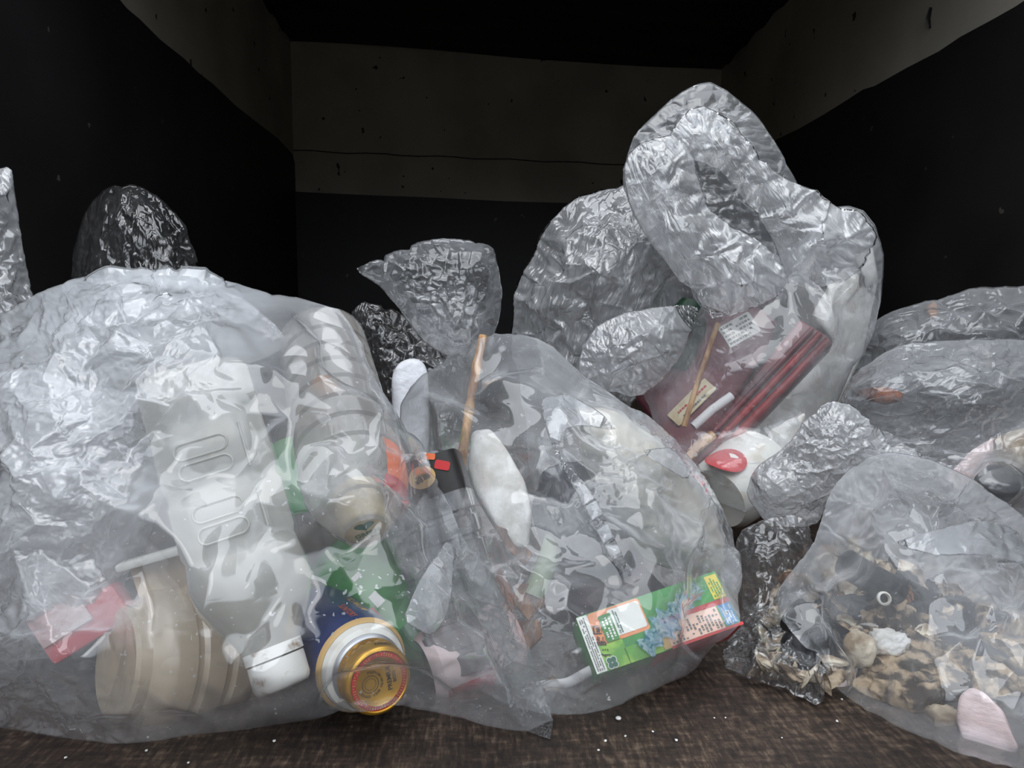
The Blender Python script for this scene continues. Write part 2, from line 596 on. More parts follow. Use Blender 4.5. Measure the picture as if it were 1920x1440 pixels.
def chunk(name, size, mat, parent=None, seed=0, sub=4, facet=0.25, rough=0.10, grain=0.0, box=0.0):
    bm = bmesh.new()
    bmesh.ops.create_icosphere(bm, subdivisions=sub, radius=0.5)
    rd = random.Random(seed)
    planes = []
    for _ in range(9):
        d = Vector((rd.gauss(0, 1), rd.gauss(0, 1), rd.gauss(0, 1))).normalized()
        planes.append((d, rd.uniform(0.5 - facet * 0.8, 0.5)))
    if box:
        for ax in range(3):
            for s in (-1, 1):
                d = Vector((0, 0, 0)); d[ax] = s
                planes.append((d, 0.5 - box * 0.5 * 0.42))
    for v in bm.verts:
        if box: v.co *= 1 + box * 0.6
        for d, h in planes:
            k = v.co.dot(d) - h
            if k > 0: v.co -= d * k * 0.92
        q = v.co * 3 + Vector((seed * 3.1, 0, 0))
        v.co *= 1 + rough * (noise.noise(q) + 0.6 * noise.noise(q * 2.7) + 0.3 * noise.noise(q * 6))
        if grain: v.co *= 1 + grain * (0.5 - noise.cell(v.co * 11))* 0.5 + grain * noise.noise(v.co * 16)
        v.co = Vector((v.co.x * size[0], v.co.y * size[1], v.co.z * size[2]))
    me = bpy.data.meshes.new(name); bm.to_mesh(me); bm.free()
    me.materials.append(mat); me.shade_smooth()
    if facet > 0.3: me.set_sharp_from_angle(angle=math.radians(32))
    o = bpy.data.objects.new(name, me); C.objects.link(o)
    if parent is not None: o.parent = parent
    return o

def tube(name, pts, radii, mat, parent=None, seg=14, flat=1.0, caps=True):
    pts = [Vector(p) for p in pts]
    vs, fs = [], []
    up = Vector((0.3, -1, 0.2)).normalized()
    for i, p in enumerate(pts):
        t = (pts[min(i + 1, len(pts) - 1)] - pts[max(i - 1, 0)]).normalized()
        a = (up - t * up.dot(t)).normalized(); b = t.cross(a)
        r = radii[i] if isinstance(radii, (list, tuple)) else radii
        for k in range(seg):
            w = 2 * math.pi * k / seg
            vs.append(p + a * math.cos(w) * r * flat + b * math.sin(w) * r)
    for i in range(len(pts) - 1):
        for k in range(seg):
            fs.append((i * seg + k, i * seg + (k + 1) % seg, (i + 1) * seg + (k + 1) % seg, (i + 1) * seg + k))
    if caps:
        fs.append(tuple(range(seg))[::-1]); fs.append(tuple((len(pts) - 1) * seg + k for k in range(seg)))
    return mesh_obj(name, vs, fs, mat, parent)

def spline(pts, n=40):
    pts = [Vector(p) for p in pts]
    out = []
    m = len(pts)
    for s in range(n + 1):
        t = s / n * (m - 1); i = min(int(t), m - 2); u = t - i
        p0, p1, p2, p3 = pts[max(i - 1, 0)], pts[i], pts[i + 1], pts[min(i + 2, m - 1)]
        out.append(0.5 * ((2 * p1) + (p2 - p0) * u + (2 * p0 - 5 * p1 + 4 * p2 - p3) * u * u + (3 * p1 - p0 - 3 * p2 + p3) * u ** 3))
    return out

def text_geo(body, size, bold=0.0, spacing=1.0):
    cu = bpy.data.curves.new('lettering', 'FONT')
    cu.body = body; cu.size = size; cu.align_x = 'CENTER'; cu.align_y = 'CENTER'
    cu.offset = bold * size; cu.resolution_u = 2; cu.space_character = spacing
    o = bpy.data.objects.new('lettering', cu)
    me = bpy.data.meshes.new_from_object(o)
    vs = [v.co.copy() for v in me.vertices]; fs = [tuple(p.vertices) for p in me.polygons]
    bpy.data.objects.remove(o); bpy.data.curves.remove(cu); bpy.data.meshes.remove(me)
    return vs, fs

def lettering(name, body, size, mat, parent, fn, bold=0.0, spacing=1.0):
    """fn maps flat text coordinates (u right, v up) onto a surface in the parent's space"""
    vs, fs = text_geo(body, size, bold, spacing)
    return mesh_obj(name, [fn(v.x, v.y) for v in vs], fs, mat, parent, smooth=False)

def flat_on(x, z, rot=0.0, y=0.0):
    c, s = math.cos(rot), math.sin(rot)
    return lambda u, v: (x + u * c - v * s, y, z + u * s + v * c)

def on_cyl(r, phi, z, rot=0.0):
    c, s = math.cos(rot), math.sin(rot)
    def f(u, v):
        a, b = u * c - v * s, u * s + v * c
        t = phi + a / r
        return (r * math.sin(t), -r * math.cos(t), z + b)
    return f

def patch(name, fn, w, h, mat, parent, nu=10, nv=4, r=0.0):
    """rectangle (corners rounded by r) laid on a surface by fn"""
    if r:
        pts = []
        for cx, cy, a0 in ((w / 2 - r, h / 2 - r, 0), (-w / 2 + r, h / 2 - r, 90), (-w / 2 + r, -h / 2 + r, 180), (w / 2 - r, -h / 2 + r, 270)):
            for k in range(5):
                t = math.radians(a0 + 22.5 * k)
                pts.append((cx + r * math.cos(t), cy + r * math.sin(t)))
        return mesh_obj(name, [fn(*p) for p in pts], [tuple(range(len(pts)))], mat, parent, smooth=False)
    vs = [fn(-w / 2 + w * i / nu, -h / 2 + h * j / nv) for j in range(nv + 1) for i in range(nu + 1)]
    fs = [(j * (nu + 1) + i, j * (nu + 1) + i + 1, (j + 1) * (nu + 1) + i + 1, (j + 1) * (nu + 1) + i) for j in range(nv) for i in range(nu)]
    return mesh_obj(name, vs, fs, mat, parent)

def fine_print(name, fn, w, h, rows, mat, parent, seed=0, fill=0.6, gap=0.45):
    """rows of specks too small to read, as on the label in the photo"""
    rd = random.Random(seed)
    vs, fs = [], []
    rh = h / rows
    for k in range(rows):
        y0 = -h / 2 + rh * (k + gap / 2); y1 = y0 + rh * (1 - gap)
        x = -w / 2
        end = w / 2 - (rd.random() < .3) * w * rd.uniform(.1, .4)
        while x < end:
            ww = rh * rd.uniform(.3, .9)
            if rd.random() < fill + .25 and x + ww < w / 2:
                b = len(vs)
                vs += [fn(x, y0), fn(x + ww, y0), fn(x + ww, y1), fn(x, y1)]; fs.append((b, b + 1, b + 2, b + 3))
            x += ww + rh * .18
    return mesh_obj(name, vs, fs, mat, parent, smooth=False)

# ------------------------------------------------------------------ materials
def solid(name, col, rough=0.5, var=0.15, scale=20, metal=0.0, bump=0.0, bscale=60, col2=None, mix=(0.45, 0.6), trans=0.0, spec=0.5, stretch=(1, 1, 1), detail=4):
    m, n, l = new_mat(name)
    out = n.new('ShaderNodeOutputMaterial'); b = n.new('ShaderNodeBsdfPrincipled')
    l.new(b.outputs[0], out.inputs[0])
    tc = n.new('ShaderNodeTexCoord'); mp = n.new('ShaderNodeMapping'); mp.inputs['Scale'].default_value = stretch
    l.new(tc.outputs['Object'], mp.inputs[0])
    nz = n.new('ShaderNodeTexNoise'); nz.inputs['Scale'].default_value = scale; nz.inputs['Detail'].default_value = detail
    l.new(mp.outputs[0], nz.inputs['Vector'])
    rp = n.new('ShaderNodeValToRGB'); l.new(nz.outputs['Fac'], rp.inputs[0])
    c2 = col2 or tuple(c * (1 - var) for c in col[:3]) + (1,)
    rp.color_ramp.elements[0].position = mix[0]; rp.color_ramp.elements[0].color = (*c2[:3], 1)
    rp.color_ramp.elements[1].position = mix[1]; rp.color_ramp.elements[1].color = (*col[:3], 1)
    l.new(rp.outputs[0], b.inputs['Base Color'])
    b.inputs['Roughness'].default_value = rough; b.inputs['Metallic'].default_value = metal
    b.inputs['Specular IOR Level'].default_value = spec
    if trans: b.inputs['Subsurface Weight'].default_value = 0.0
    if bump:
        n2 = n.new('ShaderNodeTexNoise'); n2.inputs['Scale'].default_value = bscale; n2.inputs['Detail'].default_value = 5
        l.new(mp.outputs[0], n2.inputs['Vector'])
        bp = n.new('ShaderNodeBump'); bp.inputs['Strength'].default_value = bump; bp.inputs['Distance'].default_value = 0.3 / bscale
        l.new(n2.outputs['Fac'], bp.inputs['Height']); l.new(bp.outputs[0], b.inputs['Normal'])
    return m

M = dict(
    floor=None,
    white=solid('white_plastic', rgb(232, 232, 226), .4, col2=rgb(205, 198, 184), scale=60, mix=(.32, .5)),
    dirty_white=solid('soiled_white_plastic', rgb(228, 228, 224), .45, col2=rgb(150, 126, 104), scale=110, mix=(.30, .44)),
    cream=solid('cream_plastic', rgb(232, 218, 182), .4, col2=rgb(206, 184, 140), scale=70, mix=(.3, .5)),
    beige=solid('beige_plastic', rgb(222, 204, 176), .45, col2=rgb(176, 156, 128), scale=30),
    foam=solid('white_styrofoam', rgb(238, 238, 236), .9, col2=rgb(206, 204, 198), scale=45, bump=.6, bscale=240),
    foam_beige=solid('aged_styrofoam', rgb(226, 216, 196), .9, col2=rgb(150, 132, 108), scale=40, bump=.8, bscale=200),
    foam_pink=solid('pale_pink_styrofoam', rgb(240, 222, 224), .85, col2=rgb(214, 192, 190), scale=26, bump=.6, bscale=220, stretch=(1, 1, 2)),
    blue=solid('navy_can_paint', rgb(36, 66, 136), .28, col2=rgb(26, 48, 108), scale=14),
    gold=solid('gold_metal', rgb(226, 176, 66), .28, metal=.75, col2=rgb(190, 138, 42), scale=30),
    gold_flat=solid('gold_print', rgb(222, 184, 92), .35, metal=.4, var=.1),
    silver=solid('bare_metal', rgb(190, 192, 196), .3, metal=.8, scale=40),
    red=solid('red_print', rgb(196, 40, 44), .45),
    orange=solid('orange_print', rgb(226, 110, 60), .45),
    black=solid('black_print', rgb(26, 24, 24), .45),
    green=solid('leaf_green_print', rgb(52, 150, 62), .4, col2=rgb(36, 122, 48), scale=40),
    dkgreen=solid('dark_green_print', rgb(22, 104, 82), .5),
    lime=solid('lime_print', rgb(150, 200, 70), .45, col2=rgb(86, 160, 50), scale=70),
    palegreen=solid('pale_green_label', rgb(164, 214, 160), .5, col2=rgb(96, 190, 120), scale=22),
    paper=solid('white_label', rgb(234, 236, 230), .6, var=.06),
    yellow=solid('yellow_print', rgb(236, 214, 60), .5),
    cyan=solid('blue_print', rgb(40, 150, 214), .45),
    pinkp=solid('pink_print', rgb(238, 200, 180), .5, var=.08),
    peach=solid('peach_print', rgb(232, 150, 100), .5, var=.1),
    tan=solid('tan_sticker', rgb(206, 170, 110), .5, var=.08),
    grey=solid('grey_print', rgb(110, 114, 112), .6),
    bamboo=solid('dry_bamboo', rgb(206, 164, 116), .6, col2=rgb(140, 98, 62), scale=30, stretch=(3, 3, .6), bump=.3),
    wood=solid('weathered_wood', rgb(150, 106, 72), .75, col2=rgb(84, 54, 36), scale=24, stretch=(5, 5, .7), bump=.6),
    redwood=solid('reddish_wood', rgb(150, 84, 52), .7, col2=rgb(92, 48, 30), scale=20, stretch=(4, 4, .7), bump=.5),
    straw_green=solid('grey_green_plastic', rgb(140, 152, 128), .6, scale=30),
    maroon=solid('dark_red_lacquer', rgb(122, 50, 58), .35, col2=rgb(70, 34, 40), scale=16),
    greymaroon=solid('dusty_maroon', rgb(140, 92, 98), .5, col2=rgb(100, 44, 54), scale=18),
    redrim=solid('brick_red_plastic', rgb(158, 54, 56), .35, col2=rgb(120, 36, 42), scale=26),
    dark=solid('dark_blue_black_plastic', rgb(34, 38, 50), .25, col2=rgb(18, 20, 28), scale=20),
    purple=solid('dark_purple_cloth', rgb(62, 34, 48), .8, col2=rgb(36, 22, 32), scale=30, bump=.5),
    rubber=solid('black_rubber', rgb(32, 35, 40), .55, col2=rgb(14, 16, 20), scale=40, bump=.5, bscale=150),
    sand=solid('sandy_clump', rgb(176, 150, 104), .9, col2=rgb(110, 90, 56), scale=160, bump=1, bscale=260),
    shell=solid('bleached_shell', rgb(176, 160, 138), .8, col2=rgb(84, 70, 58), scale=110, bump=.6),
    debris=solid('burnt_debris', rgb(176, 156, 130), .85, col2=rgb(62, 54, 47), scale=70, bump=.9, bscale=120),
    slate=solid('slate_plastic', rgb(112, 124, 124), .4, scale=20),
    rope=solid('white_cord', rgb(232, 232, 234), .6, var=.1),
    stain=solid('brown_stain', rgb(178, 120, 60), .6),
    orangepeel=solid('orange_peel', rgb(214, 140, 66), .6),
    pkg_red=solid('red_packaging', rgb(196, 60, 72), .4, col2=rgb(228, 140, 146), scale=24),
    pink_pkg=solid('pinkish_packaging', rgb(226, 208, 208), .5, col2=rgb(208, 170, 168), scale=9),
    wrap=solid('dusty_bubble_film', rgb(206, 204, 196), .3, col2=rgb(168, 160, 142), scale=12),
)

def clear_plastic(name, tau, tint, rough=.12, spec=1.6):
    return film_material(name, tau=tau, tint=tint, rough=rough, spec=spec, bump=.06, scale=18, layered=False)
PET = clear_plastic('clear_bottle_plastic', .55, (.50, .48, .45))
PET_CLOUDY = clear_plastic('cloudy_bottle_plastic', .75, (.74, .74, .69), rough=.2)
PET_GREEN = clear_plastic('green_bottle_plastic', .7, (.20, .55, .24))
PET_DARK = clear_plastic('smoky_bottle_plastic', .6, (.22, .23, .25), rough=.1, spec=2)
JAR = clear_plastic('beige_jar_plastic', 2.4, (.82, .70, .54), rough=.25)
CELLO = clear_plastic('blue_cellophane', 1.0, (.05, .36, .62), rough=.1)

# ------------------------------------------------------------------ the truck bed
def wall_mat(name, c1, c2, c3, seed, rough=.7):
    m, n, l = new_mat(name)
    out = n.new('ShaderNodeOutputMaterial'); b = n.new('ShaderNodeBsdfPrincipled'); l.new(b.outputs[0], out.inputs[0])
    tc = n.new('ShaderNodeTexCoord')
    a = n.new('ShaderNodeTexNoise'); a.inputs['Scale'].default_value = 3.2; a.inputs['Detail'].default_value = 8
    l.new(tc.outputs['Object'], a.inputs['Vector'])
    r = n.new('ShaderNodeValToRGB'); l.new(a.outputs['Fac'], r.inputs[0])
    r.color_ramp.elements[0].position = .35; r.color_ramp.elements[0].color = c2
    r.color_ramp.elements[1].position = .6; r.color_ramp.elements[1].color = c1
    s = n.new('ShaderNodeTexNoise'); s.inputs['Scale'].default_value = 26; s.inputs['Detail'].default_value = 3
    l.new(tc.outputs['Object'], s.inputs['Vector'])
    g = math_node(n, l, 'GREATER_THAN', s.outputs['Fac'], .725)
    mx = n.new('ShaderNodeMix'); mx.data_type = 'RGBA'
    l.new(g, mx.inputs[0]); l.new(r.outputs[0], mx.inputs[6]); mx.inputs[7].default_value = c3
    l.new(mx.outputs[2], b.inputs['Base Color'])
    b.inputs['Roughness'].default_value = rough
    bp = n.new('ShaderNodeBump'); bp.inputs['Strength'].default_value = .3; bp.inputs['Distance'].default_value = .004
    l.new(a.outputs['Fac'], bp.inputs['Height']); l.new(bp.outputs[0], b.inputs['Normal'])
    return m
GREYWALL = wall_mat('grey_painted_steel', rgb(186, 180, 166), rgb(162, 157, 145), rgb(60, 52, 46), 1)
BLACKWALL = wall_mat('black_lining', rgb(38, 37, 38), rgb(26, 25, 26), rgb(90, 84, 78), 2, .55)
TARP = wall_mat('black_tarpaulin', rgb(26, 26, 28), rgb(18, 18, 20), rgb(40, 38, 38), 3, .6)

def floor_material():
    m, n, l = new_mat('worn_steel_bed')
    out = n.new('ShaderNodeOutputMaterial'); b = n.new('ShaderNodeBsdfPrincipled'); l.new(b.outputs[0], out.inputs[0])
    tc = n.new('ShaderNodeTexCoord')
    def nz(scale, det, stretch=(1, 1, 1), rot=0):
        mp = n.new('ShaderNodeMapping'); mp.inputs['Scale'].default_value = stretch; mp.inputs['Rotation'].default_value = (0, 0, rot)
        l.new(tc.outputs['Object'], mp.inputs[0])
        q = n.new('ShaderNodeTexNoise'); q.inputs['Scale'].default_value = scale; q.inputs['Detail'].default_value = det
        q.inputs['Roughness'].default_value = .62
        l.new(mp.outputs[0], q.inputs['Vector']); return q.outputs['Fac']
    big = nz(12, 6)
    sc1 = nz(330, 8, (1, .22, 1), .35)
    sc2 = nz(230, 8, (.25, 1, 1), .1)
    s = math_node(n, l, 'ADD', math_node(n, l, 'MULTIPLY', big, .6), math_node(n, l, 'ADD', math_node(n, l, 'MULTIPLY', sc1, .8), math_node(n, l, 'MULTIPLY', sc2, .6)))
    r = n.new('ShaderNodeValToRGB'); l.new(s, r.inputs[0])
    e = r.color_ramp.elements
    e[0].position = .15; e[0].color = rgb(28, 20, 15)
    e[1].position = .90; e[1].color = rgb(106, 92, 78)
    k = e.new(.46); k.color = rgb(50, 38, 30)
    k = e.new(.64); k.color = rgb(74, 60, 49)
    mr = n.new('ShaderNodeMapRange'); l.new(s, mr.inputs[0])
    mr.inputs[1].default_value = .80; mr.inputs[2].default_value = 1.28
    l.new(mr.outputs[0], r.inputs[0])
    l.new(r.outputs[0], b.inputs['Base Color'])
    b.inputs['Roughness'].default_value = .62
    bp = n.new('ShaderNodeBump'); bp.inputs['Strength'].default_value = .5; bp.inputs['Distance'].default_value = .0015
    l.new(s, bp.inputs['Height']); l.new(bp.outputs[0], b.inputs['Normal'])
    return m

XL, XR, YB = -0.74, 0.97, 2.90
def zl(y): return 1.32
def zr(y): return 1.234
o = mesh_obj('floor', [(-.9, -.1, 0), (1.1, -.1, 0), (1.1, 2.95, 0), (-.9, 2.95, 0), (-.9, -.1, -.04), (1.1, -.1, -.04), (1.1, 2.95, -.04), (-.9, 2.95, -.04)],
             [(0, 1, 2, 3), (0, 4, 5, 1), (4, 7, 6, 5), (1, 5, 6, 2), (2, 6, 7, 3), (3, 7, 4, 0)], floor_material(), smooth=False)
tag(o, kind='structure')

def PX(px, py, X):
    r = RM @ Vector(((px - W / 2) / F, -(py - H / 2) / F, -1.0))
    return CAM + r * (X / r.x)

def panel(name, pts, thick, mat, parent=None):
    """flat plate: pts in order, thickened along 'thick'"""
    n_ = len(pts); t = Vector(thick)
    vs = [Vector(p) for p in pts] + [Vector(p) + t for p in pts]
    fs = [tuple(range(n_)), tuple(range(2 * n_ - 1, n_ - 1, -1))] + [(i, i + n_, (i + 1) % n_ + n_, (i + 1) % n_) for i in range(n_)]
    return mesh_obj(name, vs, fs, mat, parent, smooth=False)

wl_ = tag(panel('wall_left', [(XL, -.1, 0), (XL, YB, 0), (XL, YB, 1.40), (XL, -.1, 1.40)], (-.03, 0, 0), GREYWALL), kind='structure')
wr_ = tag(panel('wall_right', [(XR, -.1, 0), (XR, YB, 0), (XR, YB, 1.32), (XR, -.1, 1.32)], (.03, 0, 0), GREYWALL), kind='structure')
wb_ = tag(panel('wall_back', [(XL - .03, YB, 0), (XR + .03, YB, 0), (XR + .03, YB, 1.34), (XL - .03, YB, 1.42)], (0, .03, 0), GREYWALL), kind='structure')
# black lining with a hand-cut, slightly wandering upper edge
le = [PX(px, py, XL + .004) for px, py in ((571, 367), (569, 318), (548, 288), (520, 257), (480, 226), (440, 196), (400, 160), (372, 138), (346, 112), (300, 72), (262, 36), (238, 14), (222, -6))]
rd = random.Random(4)
edge = [(XL + .004, YB, 0)] + [(XL + .004, min(p.y, YB), p.z + rd.uniform(-.004, .004)) for p in le] + [(XL + .004, .9, .905), (XL + .004, -.1, .90), (XL + .004, -.1, 0)]
tag(panel('lining_panel', edge[::-1], (-.004, 0, 0), BLACKWALL, wl_), 'black lining of the left wall')
re_ = [PX(px, py, XR - .004) for px, py in ((1352, 330), (1400, 298), (1455, 264), (1500, 242), (1545, 216), (1590, 188), (1618, 166), (1640, 160), (1700, 128), (1760, 98), (1800, 72), (1860, 40), (1905, 8))]
edge = [(XR - .004, YB, 0)] + [(XR - .004, min(p.y, YB), p.z + rd.uniform(-.004, .004)) for p in re_] + [(XR - .004, .9, .82), (XR - .004, -.1, .82), (XR - .004, -.1, 0)]
tag(panel('lining_panel', edge, (.004, 0, 0), BLACKWALL, wr_), 'black lining of the right wall')
be = [PX(0, 0, 1)] * 0 + [(XL, .738), (-.5, .728), (-.2, .719), (.1, .706), (.4, .70), (.7, .69), (XR, .684)]
tag(panel('lining_panel', [(x, YB - .006, z) for x, z in be] + [(XR, YB - .006, 0), (XL, YB - .006, 0)], (0, .005, 0), BLACKWALL, wb_), 'black lining of the back wall')
# seam across the grey band
seam = [(XL + (XR - XL) * k / 24, YB - .0035, .898 - .055 * k / 24 + .003 * math.sin(k * 1.7)) for k in range(25)]
tube('sheet_seam', seam, .0022, solid('dark_seam', rgb(70, 64, 56), .8), wb_, seg=6)  # thin raised line in a darker brown-grey than the band
# slit in the right wall's paint
s0 = PX(1746, 14, XR - .002); s1 = PX(1744, 52, XR - .002)
tube('paint_chip', [s0, (s0 + s1) / 2 + Vector((0, .006, 0)), s1], [.006, .010, .004], M['black'], wr_, seg=8, flat=.3)
# roof tarpaulin: rippled sheet
nx_, ny_ = 40, 50
vs, fs = [], []
for j in range(ny_ + 1):
    for i in range(nx_ + 1):
        u, v = i / nx_, j / ny_
        x = XL - .03 + (XR - XL + .06) * u; y = .95 + (YB - .95) * v
        z = 1.322 - .088 * u + .006 * math.sin(y * 38 + 1.5 * math.sin(x * 4)) + .010 * math.sin(x * 9) * math.sin(math.pi * v)
        vs.append((x, y, z))
for j in range(ny_):
    for i in range(nx_):
        a = j * (nx_ + 1) + i
        fs.append((a, a + nx_ + 1, a + nx_ + 2, a + 1))
ce = tag(mesh_obj('ceiling', vs, fs, TARP), kind='structure')
sm = ce.modifiers.new('thick', 'SOLIDIFY'); sm.thickness = .006; sm.offset = 1

# ------------------------------------------------------------------ contents of the bags
IN_A, IN_F, IN_H, IN_K, IN_L, IN_I = [], [], [], [], [], []

def grip(prof_r, z0, z1, parent, mat, n=60, name='cap'):
    """screw cap with a fluted side and a rounded edge"""
    r = prof_r
    vs, fs = [], []
    rings = [(z0, 1.0, 0), (z0 + (z1 - z0) * .04, 1.0, 1), (z1 - (z1 - z0) * .22, 1.0, 1), (z1 - (z1 - z0) * .08, .965, 0), (z1, .90, 0), (z1, .0, 0)]
    N_ = n * 2
    for z, s, fl in rings:
        for k in range(N_):
            t = 2 * math.pi * k / N_
            q = r * s * (1 + (.022 if fl and k % 2 else 0))
            vs.append((q * math.sin(t), -q * math.cos(t), z))
    for i in range(len(rings) - 1):
        for k in range(N_):
            a, b = i * N_ + k, i * N_ + (k + 1) % N_
            fs.append((a, b, b + N_, a + N_))
    return mesh_obj(name, vs, fs, mat, parent, sharp=60)

def top_on(z, rot=0.0, cx=0.0, cy=0.0):
    """onto a flat cap top at height z, read from outside"""
    c, s = math.cos(rot), math.sin(rot)
    return lambda u, v: (cx + u * c - v * s, cy + u * s + v * c, z)

def ring_text(name, body, radius, size, z, mat, parent, start=0.0, step=None, inward=True, bold=.01):
    vs, fs = [], []
    a = start
    for ch in body:
        v, f = text_geo(ch, size, bold)
        b = len(vs)
        c, s = math.cos(a), math.sin(a)
        for p in v:
            x, y = p.x, p.y + radius
            vs.append((x * c - y * s, x * s + y * c, z))
        fs += [tuple(b + k for k in q) for q in f]
        a -= step or (size * .72 / radius)
    return mesh_obj(name, vs, fs, mat, parent, smooth=False)

def disc(name, r0, r1, z, mat, parent, n=64, cx=0, cy=0):
    vs = [(cx + r * math.sin(2 * math.pi * k / n), cy - r * math.cos(2 * math.pi * k / n), z) for r in (r0, r1) for k in range(n)]
    return mesh_obj(name, vs, [(k, (k + 1) % n, n + (k + 1) % n, n + k) for k in range(n)], mat, parent, smooth=False)

# --- ribbed bottle with the cream cap
m = axis_frame(P(602, 632, .530), P(686, 992, .392))
L = (P(686, 992, .392) - P(602, 632, .530)).length
t = empty('plastic_bottle', m, 'ribbed clear plastic bottle with cream screw cap, upside down in the left front bag', 'bottle')
R_ = .0315
pr = [(0, .004), (.018, .002), (.027, .0), (.031, .006), (R_, .012)]
z = .016
for k in range(7):
    pr += [(R_, z), (R_ * 1.0, z + .0105), (R_ * .945, z + .0125), (R_ * .945, z + .014), (R_, z + .016)]
    z += .0178
zs = z
pr += [(R_, zs + .002), (R_ * .97, zs + .012), (R_ * .85, zs + .024), (R_ * .6, zs + .036), (.0125, zs + .044), (.0125, L - .024)]
lathe('bottle_body', pr, PET, t, 64)
lathe('label', [(R_ * 1.012, zs - .004), (R_ * 1.01, zs + .003), (R_ * .985, zs + .012), (R_ * .88, zs + .0235)], M['orange'], t, 64, ang=(-165, -42))
lathe('label_band', [(R_ * .90, zs + .023), (R_ * .76, zs + .029)], M['red'], t, 64, ang=(-160, -38))
lathe('neck_ring', [(.0125, L - .027), (.0152, L - .0265), (.0152, L - .0205), (.0125, L - .020)], M['cream'], t, 48)
cp = grip(.0146, L - .018, L, t, M['cream'])
capm = M['dkgreen']
def heart(u, v):
    return top_on(L + .0003, math.radians(188))(u, v)
hv = []
for k in range(40):
    q = 2 * math.pi * k / 40
    hx = 16 * math.sin(q) ** 3; hy = 13 * math.cos(q) - 5 * math.cos(2 * q) - 2 * math.cos(3 * q) - math.cos(4 * q)
    hv.append(heart(hx * .00036, hy * .00026 + .0032))
mesh_obj('heart_mark', hv, [tuple(range(40))], capm, cp, smooth=False)
lettering('lettering', 'GREEN', .0048, capm, cp, lambda u, v: heart(u, v - .0042), bold=.02)
lettering('lettering', 'DA·KA·RA', .0030, capm, cp, lambda u, v: heart(u, v - .0082), bold=.02)
IN_A.append(t)
mm = Matrix.Translation(m @ Vector((.004, .004, .050)))
ol = empty('orange_scrap', mm, 'blurred orange scrap showing inside the ribbed clear bottle', 'food scrap')
chunk('peel', (.022, .02, .017), M['orangepeel'], ol, seed=3, sub=3)
tag(ol); 

# --- flat-sided embossed bottle with the white cap
a, b = P(368, 712, .435), P(530, 1282, .378)
m = axis_frame(a, b, math.radians(6)); L = (b - a).length
t = empty('plastic_bottle', m, 'cloudy square plastic bottle with embossed panels and soiled white cap, left front bag', 'bottle')
R_ = .031
prof = [(.02, .002), (.028, 0), (R_, .006), (R_, .030), (R_ * .96, .034), (R_, .038), (R_, .066), (R_ * .95, .070), (R_ * .95, .073), (R_, .077), (R_ * .99, .104), (R_ * .95, .108), (R_ * .97, .112)]
vs, fs = [], []
seg = 72
allp = [(r, z, 1.0) for r, z in prof] + [(R_ * 1.02, .122, .5), (R_ * 1.0, .134, .12), (R_ * .86, .146, 0), (R_ * .62, .158, 0), (.0140, .166, 0), (.0125, .172, 0), (.0125, L - .02, 0)]
for r, z, sq in allp:
    for k in range(seg):
        q = 2 * math.pi * k / seg
        p = 2 + sq * 5
        rr = r * (1 if sq == 0 else 1 / (abs(math.cos(q)) ** p + abs(math.sin(q)) ** p) ** (1 / p))
        rr = min(rr, r * 1.16)
        vs.append((rr * math.sin(q), -rr * math.cos(q), z))
for i in range(len(allp) - 1):
    for k in range(seg):
        A_, B_ = i * seg + k, i * seg + (k + 1) % seg
        fs.append((A_, B_, B_ + seg, A_ + seg))
mesh_obj('bottle_body', vs, fs, PET_CLOUDY, t, sharp=50)
for (cx, cz, w_, h_) in ((.004, .050, .028, .009), (.004, .062, .028, .009), (.004, .086, .026, .009), (.004, .098, .026, .009)):
    pts = []
    for k in range(40):
        q = 2 * math.pi * k / 40
        pts.append((cx + (w_ / 2 - h_ / 2) * (1 if math.cos(q) > 0 else -1) + h_ / 2 * math.cos(q), -R_ - .0005, cz + h_ / 2 * math.sin(q)))
    tube('embossed_loop', pts + pts[:1], .0007, PET_CLOUDY, t, seg=6)
for cz0, cz1 in ((.042, .068), (.081, .103)):
    tube('embossed_bar', [(-.018, -R_ - .0004, cz0), (-.018, -R_ - .0004, cz1)], .0008, PET_CLOUDY, t, seg=6)
lathe('neck_ring', [(.0125, L - .0215), (.0160, L - .0210), (.0160, L - .0150), (.0135, L - .0145)], M['dirty_white'], t, 48)
grip(.0152, L - .0140, L + .002, t, M['dirty_white'])
IN_A.append(t)

# --- pale green labelled bottle behind them
a, b = P(592, 800, .545), P(622, 1080, .505)
m = axis_frame(a, b, math.radians(-10)); L = (b - a).length
t = empty('plastic_bottle', m, 'clear round bottle with pale green and white label, behind the square cloudy bottle', 'bottle')
lathe('bottle_body', [(.01, .001), (.03, .001), (.0325, .006), (.0325, L * .62), (.031, L * .7), (.024, L * .86), (.014, L), (.013, L + .012)], PET, t, 56)
lathe('label', [(.0331, .012), (.0331, L * .60)], M['palegreen'], t, 56, ang=(-100, 100))
f = on_cyl(.0334, math.radians(-22), L * .34)
patch('ingredient_panel', f, .016, L * .46, M['paper'], t, nu=8)
fine_print('fine_print', on_cyl(.0337, math.radians(-22), L * .34, math.radians(90)), L * .42, .0145, 7, M['grey'], t, 3)
lathe('label_edge', [(.0334, L * .585), (.0334, L * .605)], M['green'], t, 56, ang=(-90, 90))
IN_A.append(t)

